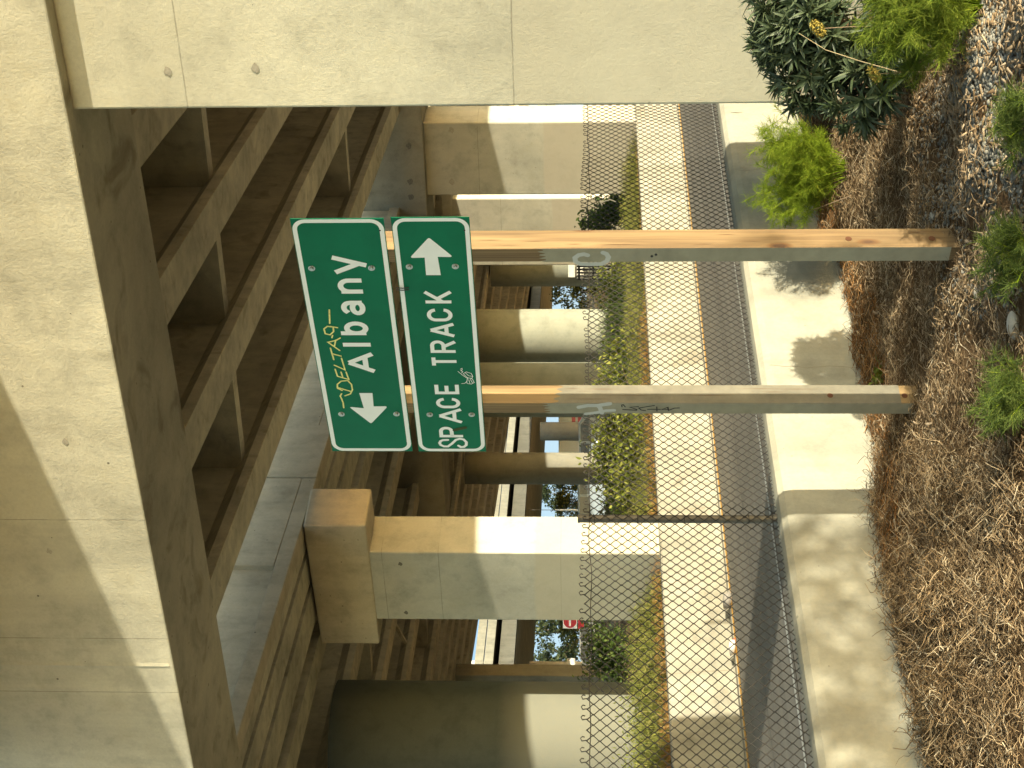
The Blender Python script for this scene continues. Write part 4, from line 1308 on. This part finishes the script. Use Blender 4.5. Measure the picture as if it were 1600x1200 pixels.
for (dc, zz, rr) in ((-.85,2.72,.26),(-.45,2.75,.28),(-.05,2.66,.24),(.36,2.75,.3),(.62,2.6,.2),(-.65,3.05,.34),(-.2,3.15,.36),(.28,3.3,.34),(.6,3.0,.28),
                     (-.8,3.7,.36),(-.35,3.8,.36),(.1,3.9,.36),(.5,3.75,.30),(-.6,4.3,.36),(0,4.45,.4),(.4,4.25,.32),(.84,2.55,.16),(.82,2.85,.18),(.84,3.1,.16),(1.0,2.7,.16),(1.1,2.95,.15),(1.05,2.5,.13),(.95,3.3,.15)):
    o_ = pv*dc + sv2*r0.uniform(-.5,.5); blobs_.append((o_.x, o_.y, zz, rr))
near_tree('broad leaved tree beside the viewer at the right', base.x, base.y, blobs_, 3000, 5)
base = pv*7.02 + sv2*7.6
near_tree('slim broad leaved tree beside the viewer further right', base.x, base.y, [(.0,.0,2.62,.26),(.22,.22,2.3,.2),(-.15,-.2,2.2,.18)], 110, 6)

# red and white road sign with a plate below, on a post
P = at(893, 971, 78)
t, b = thing('warning_sign', 'small red and white square sign on a post beside the hammerhead column', 'sign', (P.x, P.y, BACK_Z), 0)
M['red'] = plain('red sign sheeting', (.55,.035,.045), .5)
mb = MB(); mb.box(P.x-.36, P.x+.36, P.y, P.y+.02, P.z-.28, P.z+.44); mb.build('panel', M['signwhite'], t, b)
mb = MB(); mb.cyl((P.x, P.y-.002, P.z+.08), (P.x, P.y-.006, P.z+.08), .33, n=28); mb.build('disc', M['red'], t, b)
mb = MB(); mb.box(P.x-.24, P.x+.24, P.y-.012, P.y-.008, P.z+.03, P.z+.13); mb.build('bar', M['signwhite'], t, b)
mb = MB(); mb.box(P.x-.36, P.x+.36, P.y, P.y+.02, P.z-.62, P.z-.34); mb.build('plate', M['red'], t, b)
mb = MB(); mb.cyl((P.x, P.y+.05, BACK_Z-.2), (P.x, P.y+.05, P.z+.4), .035, n=8); mb.build('post', M['galvpost'], t, b)
# white lattice mast of an overhead sign structure
P0 = at(890, 1037, 100); P1 = at(890, 1052, 100)
t, b = thing('sign_gantry', 'white steel lattice mast rising behind the fence near the thin square column', 'mast', (P0.x, P0.y, BACK_Z), 0)
M['whitesteel'] = plain('white painted steel', (.72,.71,.67), .5)
top = at(828, 1037, 100).z
mb = MB(); mb.cyl((P0.x,P0.y,BACK_Z-.3),(P0.x,P0.y,top+4),.14,n=10); mb.build('post', M['whitesteel'], t, b)
mb = MB(); mb.cyl((P1.x,P1.y,BACK_Z-.3),(P1.x,P1.y,top+4),.14,n=10); mb.build('post', M['whitesteel'], t, b)
z = at(852, 1040, 100).z; fl = 0
while z < top+3.5:
    a, c_ = (P0, P1) if fl else (P1, P0)
    mb = MB(); mb.cyl((a.x,a.y,z),(c_.x,c_.y,z+.5),.07,n=8); mb.build('brace', M['whitesteel'], t, b); z += .5; fl = 1-fl
mb = MB(); z = at(893, 1037, 100).z; mb.box(P1.x-.2, P0.x+.3, P0.y-.3, P0.y+.3, z-.25, z+.3); mb.build('collar', M['whitesteel'], t, b)
# light pole
P = at(905, 797, 95)
t, b = thing('light_pole', 'thin pale light pole standing beside the dark bushy tree', 'pole', (P.x, P.y, BACK_Z), 0)
mb = MB(); mb.cyl((P.x,P.y,BACK_Z-.2),(P.x,P.y,at(868,797,95).z),.075,.05,n=8); mb.build('shaft', M['whitesteel'], t, b)
mb = MB(); zt = at(868,797,95).z; mb.cyl((P.x,P.y,zt-.1),(P.x,P.y,zt+5),.02,n=6); mb.build('mast', M['galvpost'], t, b)
# parked van seen through the fence
def car(label, x_img, y_img, D, col, ln=4.4):
    P = at(x_img, y_img, D); z = BACK_Z-.05
    t, b = thing('parked_car', label, 'car', (P.x, P.y, z), 0, 'cars parked beyond the verge')
    X, Y = P.x, P.y
    prof = [(-2.2,.35),(-2.2,.85),(-1.55,.98),(-.85,1.45),(.9,1.48),(1.65,1.0),(2.15,.92),(2.2,.35)]
    mb = MB(); vs = [(X+x, Y-.85, z+h) for x, h in prof] + [(X+x, Y+.85, z+h) for x, h in prof]; n = len(prof)
    mb.add(vs, [tuple(range(n)), tuple(range(2*n-1,n-1,-1))] + [(i,i+n,(i+1)%n+n,(i+1)%n) for i in range(n)])
    mb.build('body', col, t, b, bevel=.06)
    for x0, x1 in ((-.95,-.05),(.05,.95)):
        mb = MB(); mb.add([(X+x0*1.35,Y-.856,z+.98),(X+x1*1.35,Y-.856,z+.98),(X+x1*.9,Y-.856,z+1.38),(X+x0*.9,Y-.856,z+1.38)], [(0,1,2,3)]); mb.build('window', M['glass'], t, b)
    for wx in (-1.35,1.35):
        for wy in (-.8,.62):
            mb = MB(); mb.cyl((X+wx,Y+wy-.08,z+.33),(X+wx,Y+wy+.18,z+.33),.33,n=18); w = mb.build('wheel', M['black'], t, b)
            mb = MB(); mb.cyl((X+wx,Y+wy-.085,z+.33),(X+wx,Y+wy-.09,z+.33),.19,n=14); mb.build('rim', M['alu'], w, b)
    return t
M['glass'] = plain('dark car glass', (.10,.13,.16), .08, var=.05, spec=.8)
M['carblue'] = plain('silver blue car paint', (.33,.40,.47), .3, .3, var=.05)
M['carwhite'] = plain('white car paint', (.62,.62,.60), .35, var=.05)
car('silver blue car parked between the hammerhead column and the slim pale column', 925, 772, 62, M['carblue'])
car('white car parked behind the bushes near the lattice mast', 930, 1000, 82, M['carwhite'])
car('silver car parked beyond the short column on a pedestal', 938, 690, 75, M['carblue'])
# pale truck with pink lettering blocks
P = at(890, 676, 130)
t, b = thing('box_truck', 'pale box truck with pink markings far beyond the short column', 'truck', (P.x, P.y, BACK_Z), 0)
M['pink'] = plain('pink marking', (.60,.16,.22), .6)
M['skin'] = plain('pale blue truck side', (.62,.70,.78), .5, var=.03)
X, Y, z = P.x, P.y, BACK_Z
mb = MB(); mb.box(X-4.2, X+2.8, Y-1.2, Y+1.2, z+.9, z+3.3); mb.build('cargo_box', M['skin'], t, b, bevel=.05)
mb = MB(); mb.box(X+2.9, X+4.6, Y-1.1, Y+1.1, z+.6, z+2.3); mb.build('cab', M['carwhite'], t, b, bevel=.15)
mb = MB(); mb.box(X-4.2, X+4.4, Y-1.0, Y+1.0, z+.55, z+.88); mb.build('chassis', M['black'], t, b)
for (xa, xb, za, zb2) in ((-2.9,-2.1,1.3,1.75),(-1.9,-1.2,1.3,1.6),(.4,1.9,1.9,2.2),(.5,1.5,1.4,1.7),(-2.6,-2.2,2.0,2.3)):
    mb = MB(); mb.box(X+xa, X+xb, Y-1.215, Y-1.205, z+za, z+zb2); mb.build('marking', M['pink'], t, b)
for wx in (-3.0, 3.4):
    for wy in (-1.1, .85):
        mb = MB(); mb.cyl((X+wx,Y+wy,z+.45),(X+wx,Y+wy+.25,z+.45),.45,n=18); mb.build('wheel', M['black'], t, b)
# dark railing under the bridge behind the right post
P0, P1 = at(905, 395, 42), at(905, 436, 44)
t, b = thing('metal_railing', 'dark metal railing under the bridge left of the right sign post', 'railing', (P0.x, P0.y, BACK_Z), 0)
d = (P1-P0); 
for f in np.linspace(0, 1, 9):
    q = P0 + d*f; mb = MB(); mb.cyl((q.x,q.y,BACK_Z-.2),(q.x,q.y,.22),.03,n=6); mb.build('upright', M['black'], t, b)
for z in (.15, -.25):
    mb = MB(); mb.cyl((P0.x,P0.y,z),(P1.x,P1.y,z),.03,n=6); mb.build('rail', M['black'], t, b)
# litter at the foot of the barrier
def litter(name, label, x_img, y_img, D, r, mat, seed):
    P = at(x_img, y_img, D); r_ = np.random.default_rng(seed)
    V = ico_v*r*r_.uniform(.6,1.3,(12,3)); V[:,2] *= .6
    ob = np_mesh(name, V, ico_f.ravel(), 3, mat); ob.location = (P.x, P.y, ROAD_Z+r*.45)
    tag(ob, label, 'litter')
def barrier_foot(y_img, off=.22):
    d = ray(1120, y_img); k = (-14.60+off)/d.dot(WX); P = d*k; return P.y
M['paper'] = plain('crumpled pale paper', (.6,.56,.5), .8, var=.2, scale=30)
M['greylump'] = plain('grey rubbish', (.24,.22,.19), .8, var=.3, scale=20)
litter('rubbish', 'grey lump of rubbish at the foot of the far barrier', 1131, 938, barrier_foot(938), .12, M['greylump'], 1)
litter('rubbish', 'crumpled red and white wrapper at the foot of the far barrier', 1131, 1001, barrier_foot(1001), .035, M['red'], 2)
litter('rubbish', 'crumpled pale paper at the foot of the far barrier', 1137, 1012, barrier_foot(1012), .10, M['paper'], 3)

# ================================================================== light, sky, camera
sv = Vector((SUN_AZ[0]*math.cos(R(SUN_EL)), SUN_AZ[1]*math.cos(R(SUN_EL)), math.sin(R(SUN_EL)))).normalized()
sd = bpy.data.lights.new('sun', 'SUN'); sd.energy = 2.9; sd.angle = R(.55); sd.color = (1, .93, .73)
so = bpy.data.objects.new('sun', sd); C.objects.link(so)
so.rotation_euler = (-sv).to_track_quat('-Z', 'Y').to_euler(); so.location = (20, -20, 20)
w = bpy.data.worlds.new('World'); bpy.context.scene.world = w; w.use_nodes = True
nt = w.node_tree; bg = nt.nodes['Background']
sky = nt.nodes.new('ShaderNodeTexSky'); sky.sky_type = 'NISHITA'; sky.sun_disc = False
sky.sun_elevation = R(SUN_EL); sky.sun_rotation = math.atan2(SUN_AZ[0], SUN_AZ[1]); sky.dust_density = 1.0; sky.air_density = 1.0
wb = mix(nt, 1.0, sky.outputs[0], (.97, .98, .86), 'MULTIPLY'); nt.links.new(wb, bg.inputs['Color']); bg.inputs['Strength'].default_value = .15

# far pale blue sky behind the trees
ms, nts, bs_ = newmat('hazy blue sky')
em = nts.nodes.new('ShaderNodeEmission')
tcs = nts.nodes.new('ShaderNodeTexCoord'); spz = nts.nodes.new('ShaderNodeSeparateXYZ'); nts.links.new(tcs.outputs['Object'], spz.inputs[0])
cs = ramp(nts, math_(nts, 'DIVIDE', spz.outputs[2], 160.0), [(.0, (.215,.285,.315)), (.35, (.165,.26,.345))])
nts.links.new(cs, em.inputs['Color']); em.inputs['Strength'].default_value = .86
nts.links.new(em.outputs[0], [x for x in nts.nodes if x.type == 'OUTPUT_MATERIAL'][0].inputs['Surface'])
mb = MB(); pts = [(820*math.sin(R(a_)), 820*math.cos(R(a_))) for a_ in range(-60, 61, 6)]
mb.add([(x_, y_, -6) for x_, y_ in pts] + [(x_, y_, 160) for x_, y_ in pts], [(i, i+len(pts), i+1+len(pts), i+1) for i in range(len(pts)-1)])
tag(mb.build('sky', ms), kind='structure')

cd = bpy.data.cameras.new('camera'); co = bpy.data.objects.new('camera', cd); C.objects.link(co)
cd.sensor_fit = 'HORIZONTAL'; cd.sensor_width = 36; cd.lens = 36*F/1600; cd.clip_end = 3000; cd.clip_start = .05
m = Matrix(((-UPV.x, 1, -FWD.x), (-UPV.y, 0, -FWD.y), (-UPV.z, 0, -FWD.z))).to_4x4()
co.matrix_world = m
sc = bpy.context.scene
sc.camera = co
sc.render.engine = 'CYCLES'
sc.cycles.use_denoising = True
sc.cycles.max_bounces = 8; sc.cycles.diffuse_bounces = 3; sc.cycles.transmission_bounces = 4
sc.cycles.sample_clamp_indirect = 6
sc.view_settings.view_transform = 'Standard'; sc.view_settings.look = 'None'
sc.view_settings.exposure = EXPOSURE; sc.view_settings.gamma = 1
